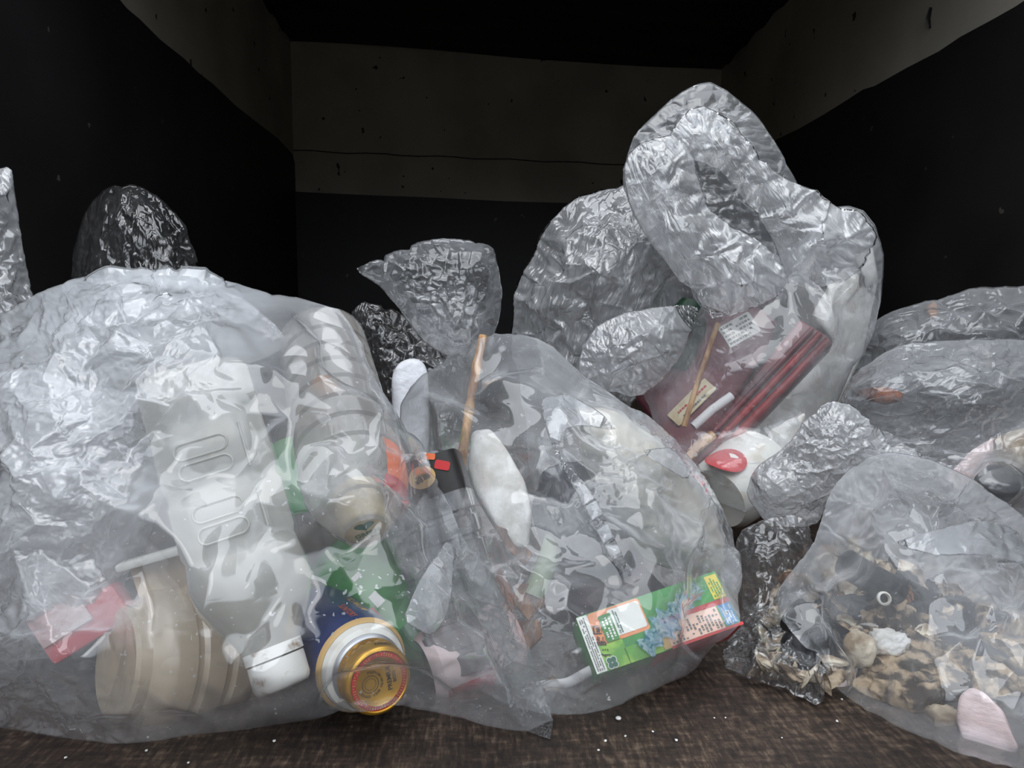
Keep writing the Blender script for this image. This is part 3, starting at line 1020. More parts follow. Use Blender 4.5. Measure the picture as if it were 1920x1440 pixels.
# --- beige ribbed jar lying on its side, lower left
a, b = P(212, 1246, .405), P(425, 1222, .452)
m = axis_frame(a, b); L = (b - a).length
t = empty('plastic_jar', m, 'beige ribbed plastic jar lying on its side in the left front bag', 'jar')
R_ = .042
pr = [(0, .002), (.030, .001), (.0325, .003), (.033, .009), (.036, .012), (R_ * .95, .015), (R_, .019)]
z = .021
for k in range(3):
    pr += [(R_, z), (R_, z + .010), (R_ * .95, z + .012), (R_ * .95, z + .0145), (R_, z + .017)]
    z += .018
pr += [(R_, L), (R_ * .9, L + .006), (0, L + .007)]
lathe('jar_body', pr, JAR, t, 64)
IN_A.append(t)
# --- pale tray edge over it
m = slab_frame(P(318, 1088, .42), P(232, 1098, .42), P(392, 1052, .42), tilt=.2)
t = empty('food_tray', m, 'pale plastic tray standing on edge above the beige ribbed jar', 'tray')
rbox('tray_floor', (.052, .002, .034), M['beige'], t, .0008, (0, .010, -.004))
rbox('tray_rim', (.056, .010, .005), M['white'], t, .0015, (0, .003, .0155))
IN_A.append(t)

# --- navy coffee can with the gold cap
a, b = P(600, 1172, .475), P(712, 1278, .372)
m = axis_frame(a, b, 0); L = (b - a).length
t = empty('drink_can', m, 'navy blue aluminium bottle can with gold screw cap, lowest in the left front bag', 'can')
R_ = .0275
Lb = L - .030
lathe('can_body', [(.001, .004), (.022, .003), (.025, 0), (R_, .004), (R_, Lb - .006), (R_ * .985, Lb)], M['blue'], t, 72)
lathe('shoulder', [(R_ * .985, Lb), (R_ * .95, Lb + .002), (.0248, Lb + .0032)], M['tan'], t, 72)
lathe('neck', [(.0246, Lb + .003), (.0232, Lb + .0078), (.0205, Lb + .0095)], M['white'], t, 72)
lathe('neck_thread', [(.0205, Lb + .0092), (.0205, Lb + .0108), (.0192, Lb + .0113), (.0200, Lb + .0125), (.019, Lb + .0135), (.0190, Lb + .016)], M['silver'], t, 72)
# cap with beaded skirt
rc, z0, z1 = .0188, Lb + .0140, L
vs, fs = [], []
rings = [(z0, 1.0, 0), (z0 + .0012, 1.03, 0), (z0 + .0022, 1.0, 0), (z0 + .0032, 1.0, 1), (z0 + .0055, 1.0, 1), (z0 + .0065, 1.0, 0), (z0 + .0078, 1.03, 0), (z0 + .009, 1.02, 0), (z1 - .003, 1.0, 0), (z1 - .0012, .975, 0), (z1 - .0003, .93, 0), (z1, .88, 0), (z1 - .0006, .85, 0), (z1 - .0006, 0, 0)]
n_ = 96
for z, s_, bd_ in rings:
    for k in range(n_):
        q = 2 * math.pi * k / n_
        r = rc * s_ * (1 - (.035 if bd_ and k % 4 < 2 else 0))
        vs.append((r * math.sin(q), -r * math.cos(q), z))
for i in range(len(rings) - 1):
    for k in range(n_):
        A_, B_ = i * n_ + k, i * n_ + (k + 1) % n_
        fs.append((A_, B_, B_ + n_, A_ + n_))
cp = tag(mesh_obj('cap', vs, fs, M['gold'], t, sharp=50), 'gold screw cap')
disc('red_ring', .0132, .0158, L - .0003, M['red'], cp)
rdq = random.Random(6)
vs, fs = [], []
for k in range(62):   # print too small to read round the red ring
    q = 2 * math.pi * k / 62
    for r0 in (.01375, .01455):
        if rdq.random() < .25: continue
        b_ = len(vs)
        for dr, dq in ((0, -.020), (0, .020), (.0006, .020), (.0006, -.020)):
            vs.append(((r0 + dr) * math.sin(q + dq), (r0 + dr) * math.cos(q + dq), L - .0001))
        fs.append((b_, b_ + 1, b_ + 2, b_ + 3))
mesh_obj('fine_print', vs, fs, M['gold_flat'], cp, smooth=False)
disc('black_ring', .0044, .0047, L - .0003, M['black'], cp, cx=.0042, cy=-.0030)
disc('black_ring', .0030, .0032, L - .0003, M['black'], cp, cx=.0042, cy=-.0030)
ro = math.radians(-124)
lettering('lettering', 'PREMIUM', .0036, M['black'], cp, top_on(L - .0002, ro, -.0050, .0026), bold=.01)
lettering('lettering', 'BOSS', .0028, M['black'], cp, top_on(L - .0002, ro, -.0072, .0048), bold=.015)
rt = ring_text('lettering', 'PREMIUM WITH BOSS COFFEE', .0064, .0020, L - .0002, M['black'], cp, start=math.radians(150), step=.19, bold=.01)
for v in rt.data.vertices: v.co.x += .0042; v.co.y -= .0030
lettering('lettering', 'OPEN', .0036, M['black'], t, on_cyl(rc * 1.035, math.radians(-52), z0 + .0115, math.radians(0)), bold=.03)
ORg = M['orange']
lettering('lettering', 'PREMIUM', .0085, M['tan'], t, on_cyl(R_ * 1.008, math.radians(-58), Lb * .62, math.radians(90)), bold=.01)
lettering('lettering', 'SUNTORY', .0060, ORg, t, on_cyl(R_ * 1.008, math.radians(-36), Lb * .80, math.radians(90)), bold=.01)
lettering('lettering', '(COLD)', .0052, M['paper'], t, on_cyl(R_ * 1.008, math.radians(38), Lb * .58, math.radians(80)), bold=.01)
IN_A.append(t)

# --- clear cup with a white rim
a, b = P(520, 1200, .485), P(594, 1128, .455)
m = axis_frame(a, b)
t = empty('plastic_cup', m, 'small clear ribbed cup with white rolled rim beside the green bottle', 'cup')
L = .05
lathe('cup_body', [(.001, 0), (.014, 0), (.016, .003), (.0165, .012), (.0158, .014), (.0175, .018), (.0168, .020), (.0185, .025), (.0178, .027), (.0195, .034), (.021, L)], PET_DARK, t, 48)
lathe('rim', [(.0205, L - .002), (.0235, L - .001), (.024, L + .002), (.0225, L + .004), (.0205, L + .003)], M['white'], t, 48)
IN_A.append(t)

# --- green tea bottle
a, b = P(640, 1040, .515), P(800, 1216, .470)
m = axis_frame(a, b, math.radians(10)); L = (b - a).length
t = empty('plastic_bottle', m, 'green tea bottle with a red square mark, behind the gold-capped can', 'bottle')
lathe('bottle_body', [(.001, .002), (.028, 0), (.0325, .006), (.0325, L * .9), (.027, L), (.015, L + .02), (.013, L + .03)], PET_GREEN, t, 56)
lathe('label', [(.0331, .010), (.0331, L * .86)], M['green'], t, 56, ang=(-110, 90))
f = on_cyl(.0335, math.radians(14), L * .66)
patch('red_mark', f, .013, .011, M['red'], t, nu=6)
fine_print('fine_print', on_cyl(.0338, math.radians(14), L * .66, 1.57), .008, .010, 2, M['paper'], t, 4)
fine_print('fine_print', on_cyl(.0336, math.radians(-6), L * .40, 1.57), L * .6, .012, 1, M['paper'], t, 5, fill=.3)
IN_A.append(t)

# --- dark square-ribbed bottle at the right of the bag
a, b = P(782, 862, .490), P(898, 1240, .452)
m = axis_frame(a, b, math.radians(8)); L = (b - a).length
t = empty('plastic_bottle', m, 'square clear bottle with crosswise ribs and black label under a tan sticker', 'bottle')
R_ = .029
pr = [(.001, 0), (.02, 0), (R_, .004), (R_, .030)]
z = .032
while z < L - .012:
    pr += [(R_, z), (R_, z + .0105), (R_ * .94, z + .012), (R_ * .94, z + .0145), (R_, z + .016)]
    z += .0165
pr += [(R_, L), (R_ * .8, L + .004), (.001, L + .005)]
lathe('bottle_body', pr, PET_DARK, t, 64, square=.8)
lathe('label', [(R_ * 1.015, .003), (R_ * 1.015, .030)], M['black'], t, 64, square=.8)
disc_f = lambda u, v: (u, -R_ * 1.04, v)
nv_ = 40
vs = [(.009 * math.cos(6.2832 * k / nv_) - .004, -R_ * 1.05, .0075 * math.sin(6.2832 * k / nv_) + .0155) for k in range(nv_)]
st = mesh_obj('sticker', vs, [tuple(range(nv_))], M['tan'], t, smooth=False)
lettering('lettering', '無糖', .0056, M['black'], st, flat_on(-.004, .0155, .2, -R_ * 1.06), bold=.01)
patch('label_print', flat_on(-.019, .012, -.5, -R_ * 1.05), .010, .006, M['red'], t, r=.0015)
patch('label_print', flat_on(-.013, .004, -.4, -R_ * 1.05), .007, .004, M['orange'], t, r=.001)
IN_A.append(t)

# --- pale can at the foot of the bag's right end
a, b = P(792, 1262, .440), P(958, 1196, .470)
m = axis_frame(a, b); L = (b - a).length
t = empty('drink_can', m, 'pinkish silver can with red base lying at the right foot of the left front bag', 'can')
lathe('can_body', [(.016, .003), (.021, 0), (.026, .006), (.026, L - .006), (.022, L)], M['pink_pkg'], t, 56)
lathe('can_lid', [(.001, .004), (.016, .004), (.0175, .002), (.021, .0)], M['silver'], t, 56)
lathe('red_base_band', [(.0262, L * .1), (.0262, L * .6)], M['pkg_red'], t, 56, ang=(35, 120))
IN_A.append(t)

# --- red and white packet and the scrunched shopping bags
m = slab_frame(P(165, 1165, .425), P(110, 1200, .42), P(230, 1125, .43))
t = empty('snack_packet', m, 'crushed red snack packet wrapped in white film at the far left', 'packet')
rbox('packet_body', (.050, .018, .024), M['pkg_red'], t, .003)
rbox('packet_flap', (.030, .0015, .020), M['pink_pkg'], t, .0005, (-.008, -.0105, .010))
IN_A.append(t)
# brown scraps caught on the film
for k, (px, py, s_) in enumerate(((470, 1150, .004), (420, 1088, .006))):
    pass

# --- bag F
t = empty('bamboo_stick', Matrix.Translation(P(872, 1000, .545)), 'long dry bamboo stick standing upright in the middle bag', 'stick')
pts = spline([Vector(p) - t.location for p in (P(868, 990, .495), P(862, 900, .505), P(872, 820, .515), P(888, 720, .530), P(906, 630, .545))], 36)
rad = [.0038 * (1 + .22 * (1 if k in (6, 15, 23, 30) else 0)) * (1 - .1 * k / 36) for k in range(37)]
tube('stem', pts, rad, M['bamboo'], t, seg=12)
IN_F.append(t)

def place_poly(name, pxs, y, depth, mat, label, cat, lst, lean=0.0, bevel=.003, rough=0.0, part='body', seed=0, group=None):
    """a slab whose face shows this outline; it faces the opening, leaned back by lean (metres of depth per metre of height)"""
    c = P(sum(p[0] for p in pxs) / len(pxs), sum(p[1] for p in pxs) / len(pxs), y)
    y_ = (c - CAM).normalized()
    x_ = Vector((0, 0, 1)).cross(y_).normalized() * -1
    z_ = x_.cross(y_)
    m = Matrix((x_, y_, z_)).transposed().to_4x4(); m.translation = c
    m = m @ Matrix.Rotation(lean, 4, 'X')
    inv = m.inverted()
    org = inv @ CAM
    pts = []
    for px, py in pxs:
        d = inv.to_3x3() @ (RM @ Vector(((px - W / 2) / F, -(py - H / 2) / F, -1.0)))
        k = -org.y / d.y
        q = org + d * k
        pts.append((q.x, q.z))
    t = empty(name, m, label, cat, group)
    prism(part, pts, depth, mat, t, bevel, rough, seed)
    if lst is not None: lst.append(t)
    return t

place_poly('foam_slab', [(884, 805), (920, 800), (950, 838), (985, 900), (1000, 960), (992, 1025), (970, 1028), (930, 985), (890, 920), (876, 875)], .515, .022, M['foam'],
           'white rounded polystyrene slab next to the bamboo stick', 'foam slab', IN_F, lean=-.3, bevel=.006)
t = empty('plastic_pipe', Matrix.Translation(P(1030, 1050, .49)), 'short grey-green plastic pipe leaning in the middle bag', 'pipe')
tube('pipe', [P(1050, 985, .495) - t.location, P(1028, 1050, .485) - t.location, P(1000, 1118, .475) - t.location], .0078, M['straw_green'], t, seg=20)
IN_F.append(t)
place_poly('wood_scrap', [(878, 985), (905, 1000), (935, 1060), (968, 1120), (965, 1150), (930, 1120), (900, 1080)], .485, .008, M['redwood'], 'reddish brown wood strip at the left of the middle bag', 'wood scrap', IN_F, lean=-.2, bevel=.0015)
place_poly('wood_scrap', [(968, 1095), (1020, 1092), (1022, 1135), (990, 1165), (962, 1130)], .470, .010, M['wood'], 'short cut wood block under the grey-green pipe', 'wood scrap', IN_F, bevel=.0015)
place_poly('wood_scrap', [(960, 1165), (1012, 1160), (1018, 1195), (985, 1228), (962, 1200)], .462, .008, M['wood'], 'small pale wood chip left of the juice carton', 'wood scrap', IN_F, bevel=.0015)
place_poly('wood_scrap', [(925, 985), (960, 992), (1000, 1040), (985, 1062), (950, 1030)], .495, .008, M['wood'], 'brown wood strip under the white polystyrene slab', 'wood scrap', IN_F, bevel=.0015)
t = empty('sand_clump', Matrix.Translation(P(1040, 1296, .432)), 'yellowish clump of sand and grit at the foot of the middle bag', 'clump')
chunk('clump_body', (.020, .016, .018), M['sand'], t, seed=5, rough=.2)
IN_F.append(t)
t = empty('sand_clump', Matrix.Translation(P(925, 1320, .424)), 'flat smear of sandy grit beside the pointed corner of the left bag', 'clump')
chunk('clump_body', (.034, .016, .010), M['sand'], t, seed=6, rough=.2)
IN_F.append(t)
t = empty('plastic_strip', Matrix.Translation(P(1070, 1280, .43)), 'bent white plastic strip below the juice carton', 'strip')
tube('strip_body', spline([p - t.location for p in (P(1008, 1288, .432), P(1030, 1284, .430), (P(1062, 1281, .428)), P(1095, 1264, .426), P(1128, 1246, .425))], 24), .0034, M['rope'], t, seg=12, flat=.7)
IN_F.append(t)

# --- juice carton
TL, TR, BL = P(1072, 1160, .430), P(1334, 1072, .446), P(1128, 1264, .408)
x = (TR - TL); Wd = x.length; x.normalize()
zz = (TL - BL); zz = zz - x * zz.dot(x); Ht = zz.length; zz.normalize()
yy = zz.cross(x)
m = Matrix((x, yy, zz)).transposed().to_4x4()
m.translation = (TR + BL) / 2
t = empty('juice_carton', m, 'small green and red vegetable juice carton in the middle bag', 'juice carton')
D_ = .034
cb = rbox('carton_box', (Wd, D_, Ht), M['green'], t, .0008, (0, D_ / 2, 0))
w2, h2 = Wd / 2, Ht / 2
e_ = -.0003
def FL(cx, cz, rot=0, k=1): return flat_on(cx * Wd - w2, cz * Ht - h2, rot, e_ * k)
patch('end_panel', FL(.035, .5), Wd * .07, Ht * .96, M['paper'], t, 2, 2)
fine_print('fine_print', FL(.035, .5, 1.57, 2), Ht * .9, Wd * .055, 4, M['grey'], t, 8)
patch('leaf_panel', FL(.15, .22), Wd * .16, Ht * .42, M['lime'], t, 2, 2)
patch('leaf_panel', FL(.36, .14), Wd * .28, Ht * .26, M['lime'], t, 2, 2)
patch('orange_panel', FL(.25, .70), Wd * .36, Ht * .56, M['peach'], t, r=.002)
patch('blank_code_panel', FL(.31, .71, 0, 2), Wd * .22, Ht * .46, M['paper'], t, r=.0016)
patch('green_panel', FL(.175, .66, 0, 3), Wd * .085, Ht * .46, M['green'], t, r=.001)
fine_print('fine_print', FL(.175, .66, 1.57, 4), Ht * .42, Wd * .07, 3, M['paper'], t, 9)
fine_print('fine_print', FL(.245, .71, 1.57, 4), Ht * .40, Wd * .03, 2, M['dkgreen'], t, 10)
for k, ch in enumerate('伊藤園'):
    lettering('lettering', ch, .0062, M['black'], t, FL(.105, .30 + .19 * k, 1.30, 3), bold=.02)
for q in range(4):
    w = math.pi / 4 + q * math.pi / 2
    f = FL(.115 + .020 * math.cos(w), .11 + .06 * math.sin(w), 0, 4)
    nn = 16
    mesh_obj('clover_leaf', [f(.0021 * math.cos(6.283 * k / nn), .0021 * math.sin(6.283 * k / nn)) for k in range(nn)], [tuple(range(nn))], M['paper'], t, smooth=False)
    f = FL(.115 + .020 * math.cos(w), .11 + .06 * math.sin(w), 0, 5)
    mesh_obj('clover_leaf', [f(.0016 * math.cos(6.283 * k / nn), .0016 * math.sin(6.283 * k / nn)) for k in range(nn)], [tuple(range(nn))], M['dkgreen'], t, smooth=False)
patch('red_strip', FL(.75, .47), Wd * .50, Ht * .09, M['red'], t, 2, 2)
patch('nutrition_panel', FL(.70, .235, 0, 1), Wd * .38, Ht * .40, M['pinkp'], t, 2, 2)
fine_print('fine_print', FL(.70, .235, 1.57, 2), Ht * .34, Wd * .36, 15, M['grey'], t, 11, fill=.4)
patch('red_strip', FL(.76, .02), Wd * .50, Ht * .05, M['red'], t, 2, 2)
patch('blue_tag', FL(.945, .24, 0, 1), Wd * .085, Ht * .36, M['cyan'], t, 2, 2)
fine_print('fine_print', FL(.945, .24, 1.57, 2), Ht * .32, Wd * .07, 4, M['paper'], t, 12)
patch('yellow_tag', FL(.945, .74, 0, 1), Wd * .085, Ht * .42, M['yellow'], t, 2, 2)
fine_print('fine_print', FL(.945, .74, 1.57, 2), Ht * .36, Wd * .07, 4, M['green'], t, 13)
patch('tan_tag', FL(.485, .2, 0, 3), Wd * .05, Ht * .36, M['tan'], t, 2, 2)
patch('red_side', lambda u, v: (u, v + D_ / 2, -h2 - .0003), Wd * .6, D_ * .96, M['red'], t, 2, 2).location = (Wd * .2, 0, 0)
lettering('lettering', 'パック', .0050, M['paper'], t, FL(.39, .20, 1.3, 3), bold=.01)
lettering('lettering', '紙', .0058, M['paper'], t, FL(.44, .18, 1.3, 3), bold=.01)
# crumpled blue straw sleeve lying across the face
rdm = random.Random(9)
vs, fs = [], []
nS = 34
for k in range(nS + 1):
    u = k / nS
    cx, cz = (.33 + .50 * u) * Wd - w2, (.12 + .72 * u) * Ht - h2
    wd = .0052 * (1 + .25 * math.sin(k * 1.3)) * (1.5 if .3 < u < .5 else 1)
    for j in range(9):
        v = j / 8 - .5
        vs.append((cx - v * wd * 1.1, -.0016 - .0012 * abs(math.sin(j * 1.7 + k * .9)) - rdm.uniform(0, .0006), cz + v * wd * 1.9))
for k in range(nS):
    for j in range(8):
        a_ = k * 9 + j
        fs.append((a_, a_ + 1, a_ + 10, a_ + 9))
tag(mesh_obj('straw_sleeve', vs, fs, CELLO, t, smooth=True, sharp=20), 'crumpled blue see-through straw sleeve')
IN_F.append(t)

# --- contents of H
tr_ = place_poly('lacquer_tray', [(1338, 566), (1400, 556), (1458, 602), (1440, 650), (1330, 830), (1285, 870), (1190, 745), (1215, 690)], .770, .02, M['greymaroon'],
           'dusty maroon tray with a white barcode label in the tall right bag', 'tray', IN_H, lean=-.25, bevel=.004, part='tray_body')
def on_tray(px, py, base):
    inv = base.matrix_basis.inverted(); org = inv @ CAM
    d = inv.to_3x3() @ (RM @ Vector(((px - W / 2) / F, -(py - H / 2) / F, -1.0)))
    q = org + d * (-org.y / d.y)
    return q.x, q.z
def label_on(base, px, py, w, h, rot, name, rows, seed, col=None, frame=False):
    x_, z_ = on_tray(px, py, base)
    lb = patch(name, flat_on(x_, z_, rot, -.0006), w, h, M['paper'], base, r=.002)
    fine_print('fine_print', flat_on(x_, z_, rot, -.0009), w * .9, h * .9, rows, col or M['black'], lb, seed)
    return lb
label_on(tr_, 1386, 618, .038, .027, math.radians(-58 + 90), 'barcode_label', 5, 21)
x_, z_ = on_tray(1297, 755, tr_)
lb = patch('price_label', flat_on(x_, z_, math.radians(48), -.004), .058, .018, M['cream'], tr_, r=.0015)
fine_print('fine_print', flat_on(x_, z_ + .0025, math.radians(48), -.0044), .046, .004, 1, M['red'], lb, 22)
fine_print('fine_print', flat_on(x_ + .004, z_ - .003, math.radians(48), -.0044), .036, .004, 1, M['grey'], lb, 23)
for (px, py, w_, h_, rr) in ((1268, 700, .010, .024, -.5), (1300, 655, .012, .022, -.5)):
    x_, z_ = on_tray(px, py, tr_)
    patch('red_mark', flat_on(x_, z_, rr, -.0006), w_ * .6, h_, M['maroon'], tr_, r=.002)
bx = place_poly('lacquer_box_lid', [(1500, 598), (1556, 630), (1562, 645), (1322, 898), (1300, 882), (1290, 860), (1400, 720)], .70, .026, M['maroon'],
           'dark red lacquer box lid with grooved rim lying aslant in the tall right bag', 'box lid', IN_H, lean=-.2, bevel=.003, part='lid_body')
ax, az = on_tray(1552, 640, bx); bx_, bz_ = on_tray(1316, 886, bx)
for k, (off, mt, rr) in enumerate(((0, 'redrim', .0042), (-.010, 'redrim', .0036), (-.019, 'maroon', .0026))):
    dx, dz = bx_ - ax, bz_ - az; n_ = math.hypot(dx, dz); nx2, nz2 = dz / n_, -dx / n_
    s_ = 1 if nx2 > 0 else -1
    tube('rim_bar', [(ax + nx2 * s_ * off, -.003 - k * .0006, az + nz2 * s_ * off), (bx_ + nx2 * s_ * off, -.003 - k * .0006, bz_ + nz2 * s_ * off)], rr, M[mt], bx, seg=10)
for k, (p0, p1, rr, lb) in enumerate((((1346, 606, .715), (1282, 800, .690), .0028, 'thin tan stick crossing the maroon tray'),
                                      ((1336, 815, .69), (1277, 872, .675), .0050, 'thick tan stick end at the foot of the maroon tray'),
                                      ((1300, 800, .70), (1372, 742, .705), .0046, 'white plastic rod lying across the maroon tray'))):
    t = empty('stick', Matrix.Translation(P(*p0)), lb, 'stick')
    tube('stem', [Vector((0, 0, 0)), (P(*p1) - P(*p0)) * .5 + Vector((0, 0, .002)), P(*p1) - P(*p0)], rr, M['bamboo'] if k < 2 else M['rope'], t, seg=12)
    IN_H.append(t)
place_poly('foam_board', [(1636, 455), (1648, 520), (1618, 660), (1560, 780), (1470, 870), (1350, 900), (1330, 885), (1565, 640), (1520, 590), (1560, 520)], .795, .03, M['foam'],
           'large white polystyrene board standing behind the red lacquer lid', 'foam board', IN_H, lean=-.25, bevel=.006)
place_poly('foam_scrap', [(1508, 770), (1504, 810), (1480, 842), (1445, 852), (1428, 838), (1440, 808), (1480, 790)], .672, .020, M['foam'],
           'small white crumbly polystyrene scrap at the foot of the tall right bag', 'foam scrap', IN_H, bevel=.004, rough=.0035, seed=2)
a, b = P(1345, 935, .655), P(1430, 870, .70)
m = axis_frame(a, b, 0)
t = empty('paper_cup', m, 'white cup with a red disc lying below the red lacquer lid', 'cup')
lathe('cup_body', [(.001, 0), (.030, 0), (.036, .01), (.040, .05), (.041, .07)], M['white'], t, 48)
dd = [on_cyl(.0375, math.radians(-38), .012)(.019 * math.cos(6.283 * k / 30), .019 * math.sin(6.283 * k / 30)) for k in range(30)]
mesh_obj('red_disc', [(x * 1.06, y * 1.06, z) for x, y, z in dd], [tuple(range(30))], M['red'], t, smooth=False)
IN_H.append(t)
t = empty('plastic_bottle', axis_frame(P(1262, 690, .80), P(1290, 590, .80)), 'dark green bottle half hidden between the two rear white bags', 'bottle')
lathe('bottle_body', [(.001, 0), (.024, 0), (.026, .004), (.026, .05), (.018, .07), (.012, .08)], solid('dark_green_glass', rgb(36, 74, 52), .3), t, 40)

# --- contents of K: burnt and broken bits
t = empty('black_hose', Matrix.Translation(P(1620, 1080, .50)), 'short black rubber hose piece, topmost in the front right bag', 'hose')
tube('hose', spline([p - t.location for p in (P(1585, 1055, .485), P(1625, 1080, .485), P(1680, 1108, .49))], 10), .0105, M['rubber'], t, seg=20)
IN_K.append(t)
t = empty('black_hose', Matrix.Translation(P(1530, 1190, .46)), 'bent black rubber hose at the left of the front right bag', 'hose')
tube('hose', spline([p - t.location for p in (P(1485, 1150, .462), P(1525, 1180, .45), (P(1580, 1215, .445)))], 12), [.0125] * 13, M['rubber'], t, seg=20)
tube('hose_branch', spline([p - t.location for p in (P(1496, 1195, .445), P(1500, 1225, .438), P(1530, 1248, .432))], 10), [.009, .010, .011, .011, .010, .010, .009, .009, .008, .007, .006], M['rubber'], t, seg=16)
IN_K.append(t)
place_poly('rubber_strip', [(1745, 1150), (1790, 1165), (1850, 1205), (1930, 1250), (1930, 1330), (1880, 1300), (1810, 1275), (1770, 1220)], .445, .012, M['rubber'],
           'wide black rubber strip crossing the right of the front right bag', 'rubber strip', IN_K, lean=-.3, bevel=.002)
place_poly('charred_stick', [(1560, 1120), (1600, 1112), (1640, 1135), (1600, 1150)], .47, .01, M['rubber'], 'charred flat stick below the topmost hose', 'stick', IN_K, bevel=.002)
for k, (px, py, s, y, mt, lb, kw) in enumerate((
    (1612, 1216, (.020, .018, .0265), .432, 'foam_beige', 'egg-shaped off-white foam nugget in the middle of the debris bag', dict(grain=.05)),
    (1664, 1204, (.026, .018, .018), .445, 'foam', 'ragged white foam tuft right of the egg-shaped nugget', dict(grain=.12, rough=.2)),
    (1766, 1368, (.030, .022, .034), .385, 'foam_beige', 'squarish cream foam block beside the big pinkish block', dict(box=.8, grain=.05)),
    (1800, 1395, (.020, .016, .020), .383, 'foam_beige', 'small brownish foam lump tucked against the big pinkish block', dict()),
    (1565, 1285, (.030, .018, .016), .43, 'foam_pink', 'pale pink foam flake at the lower left of the debris bag', dict(rough=.2)),
)):
    t = empty('foam_chunk', Matrix.Translation(P(px, py, y)), lb, 'foam chunk')
    chunk('foam_body', s, M[mt], t, seed=30 + k, **{**dict(facet=.18, rough=.09), **kw})
    IN_K.append(t)
place_poly('foam_block', [(1822, 1290), (1850, 1300), (1880, 1330), (1912, 1405), (1905, 1418), (1860, 1436), (1832, 1430), (1806, 1392), (1790, 1345), (1800, 1305)], .362, .03, M['foam_pink'],
           'big pinkish white polystyrene block at the lower right corner', 'foam block', IN_K, bevel=.006, rough=.001)
a, b = P(1615, 1300, .432), P(1668, 1322, .418)
t = empty('bottle_neck', axis_frame(a, b), 'slate grey bottle neck with an open mouth among the debris', 'bottle neck')
lathe('neck_body', [(.014, 0), (.016, .004), (.015, .012), (.011, .018), (.0115, .026), (.0085, .0262), (.0085, .012), (.001, .010)], M['slate'], t, 36)
IN_K.append(t)
t = empty('cigarette_end', Matrix.Translation(P(1675, 1352, .395)), 'thin cream cigarette-like stub below the bottle neck', 'stub')
tube('stub', [Vector((0, 0, 0)), P(1724, 1356, .396) - P(1675, 1352, .395)], .0030, M['cream'], t, seg=12)
IN_K.append(t)
t = empty('plastic_ring', axis_frame(P(1655, 1122, .47), P(1668, 1122, .46)), 'small white plastic ring below the topmost hose', 'ring')
lathe('ring_body', [(.0035, 0), (.0048, .001), (.0048, .003), (.0035, .004), (.003, .002), (.0035, 0)], M['white'], t, 32)
IN_K.append(t)
rdm = random.Random(77)
names = ('driftwood_chip', 'shell_fragment', 'charcoal_piece')
cols = {'driftwood_chip': ('wood', 'debris', 'foam_beige'), 'shell_fragment': ('shell', 'shell', 'foam_beige'), 'charcoal_piece': ('rubber', 'rubber', 'rubber')}
words = {'driftwood_chip': 'brown driftwood chip in the jumble of burnt debris', 'shell_fragment': 'bleached shell fragment in the jumble of burnt debris', 'charcoal_piece': 'black charcoal piece in the jumble of burnt debris'}
cats = {'driftwood_chip': 'wood chip', 'shell_fragment': 'shell', 'charcoal_piece': 'charcoal'}
kpoly = [(1560, 1030), (1640, 1040), (1740, 1090), (1850, 1140), (1940, 1180), (1940, 1440), (1800, 1400), (1620, 1330), (1540, 1260), (1470, 1190), (1440, 1120)]
n_ = 0
while n_ < 230:
    px, py = rdm.uniform(1430, 1940), rdm.uniform(1030, 1430)
    if not in_poly(np.array([px]), np.array([py]), kpoly)[0] or (px > 1700 and py > 1255): continue
    u = (py - 1030) / 400
    y = min(.535 - .140 * u + rdm.uniform(-.004, .020), floor_y(np.array([px]), np.array([py]))[0] - .006)
    kind = rdm.choice(('driftwood_chip', 'driftwood_chip', 'shell_fragment', 'charcoal_piece', 'charcoal_piece'))
    s = rdm.uniform(.010, .028)
    p = P(px, py, y)
    if p.z < .004: continue
    mtx = Matrix.Translation(p) @ Matrix.Rotation(rdm.uniform(0, 6), 4, 'Y') @ Matrix.Rotation(rdm.uniform(-.6, .6), 4, 'X')
    t = empty(kind, mtx, words[kind], cats[kind], {'driftwood_chip': 'driftwood chips in the debris bag', 'shell_fragment': 'shell fragments in the debris bag', 'charcoal_piece': 'charcoal pieces in the debris bag'}[kind])
    chunk('fragment', (s, s * .5, s * rdm.uniform(.3, .8)), M[rdm.choice(cols[kind])], t, seed=200 + n_, sub=3, facet=.34, rough=.25)
    IN_K.append(t)
    n_ += 1

# --- contents of L: shells and splinters at the low corner
n_ = 0
lpoly = [(1400, 1240), (1440, 1150), (1500, 1130), (1560, 1200), (1580, 1290), (1500, 1270), (1430, 1265)]
while n_ < 60:
    px, py = rdm.uniform(1390, 1580), rdm.uniform(1120, 1290)
    if not in_poly(np.array([px]), np.array([py]), lpoly)[0]: continue
    y = floor_y(np.array([px]), np.array([py]))[0] - .022 + rdm.uniform(-.008, .008)
    s = rdm.uniform(.008, .022)
    p = P(px, py, y)
    kind = 'driftwood_splinter' if n_ % 2 else 'shell_shard'
    t = empty(kind, Matrix.Translation(p) @ Matrix.Rotation(rdm.uniform(0, 6), 4, 'Y') @ Matrix.Rotation(rdm.uniform(-.6, .6), 4, 'X'),
              'pale splinter in the low corner bag between the middle and right bags' if n_ % 2 else 'whitish shard in the low corner bag between the middle and right bags',
              'splinter' if n_ % 2 else 'shard', 'splinters in the low corner bag' if n_ % 2 else 'shards in the low corner bag')
    chunk('fragment', (s * 1.3, s * .4, s * rdm.uniform(.2, .5)), M['shell' if n_ % 3 else 'foam_beige'], t, seed=400 + n_, sub=3, facet=.34, rough=.3)
    IN_L.append(t)
    n_ += 1

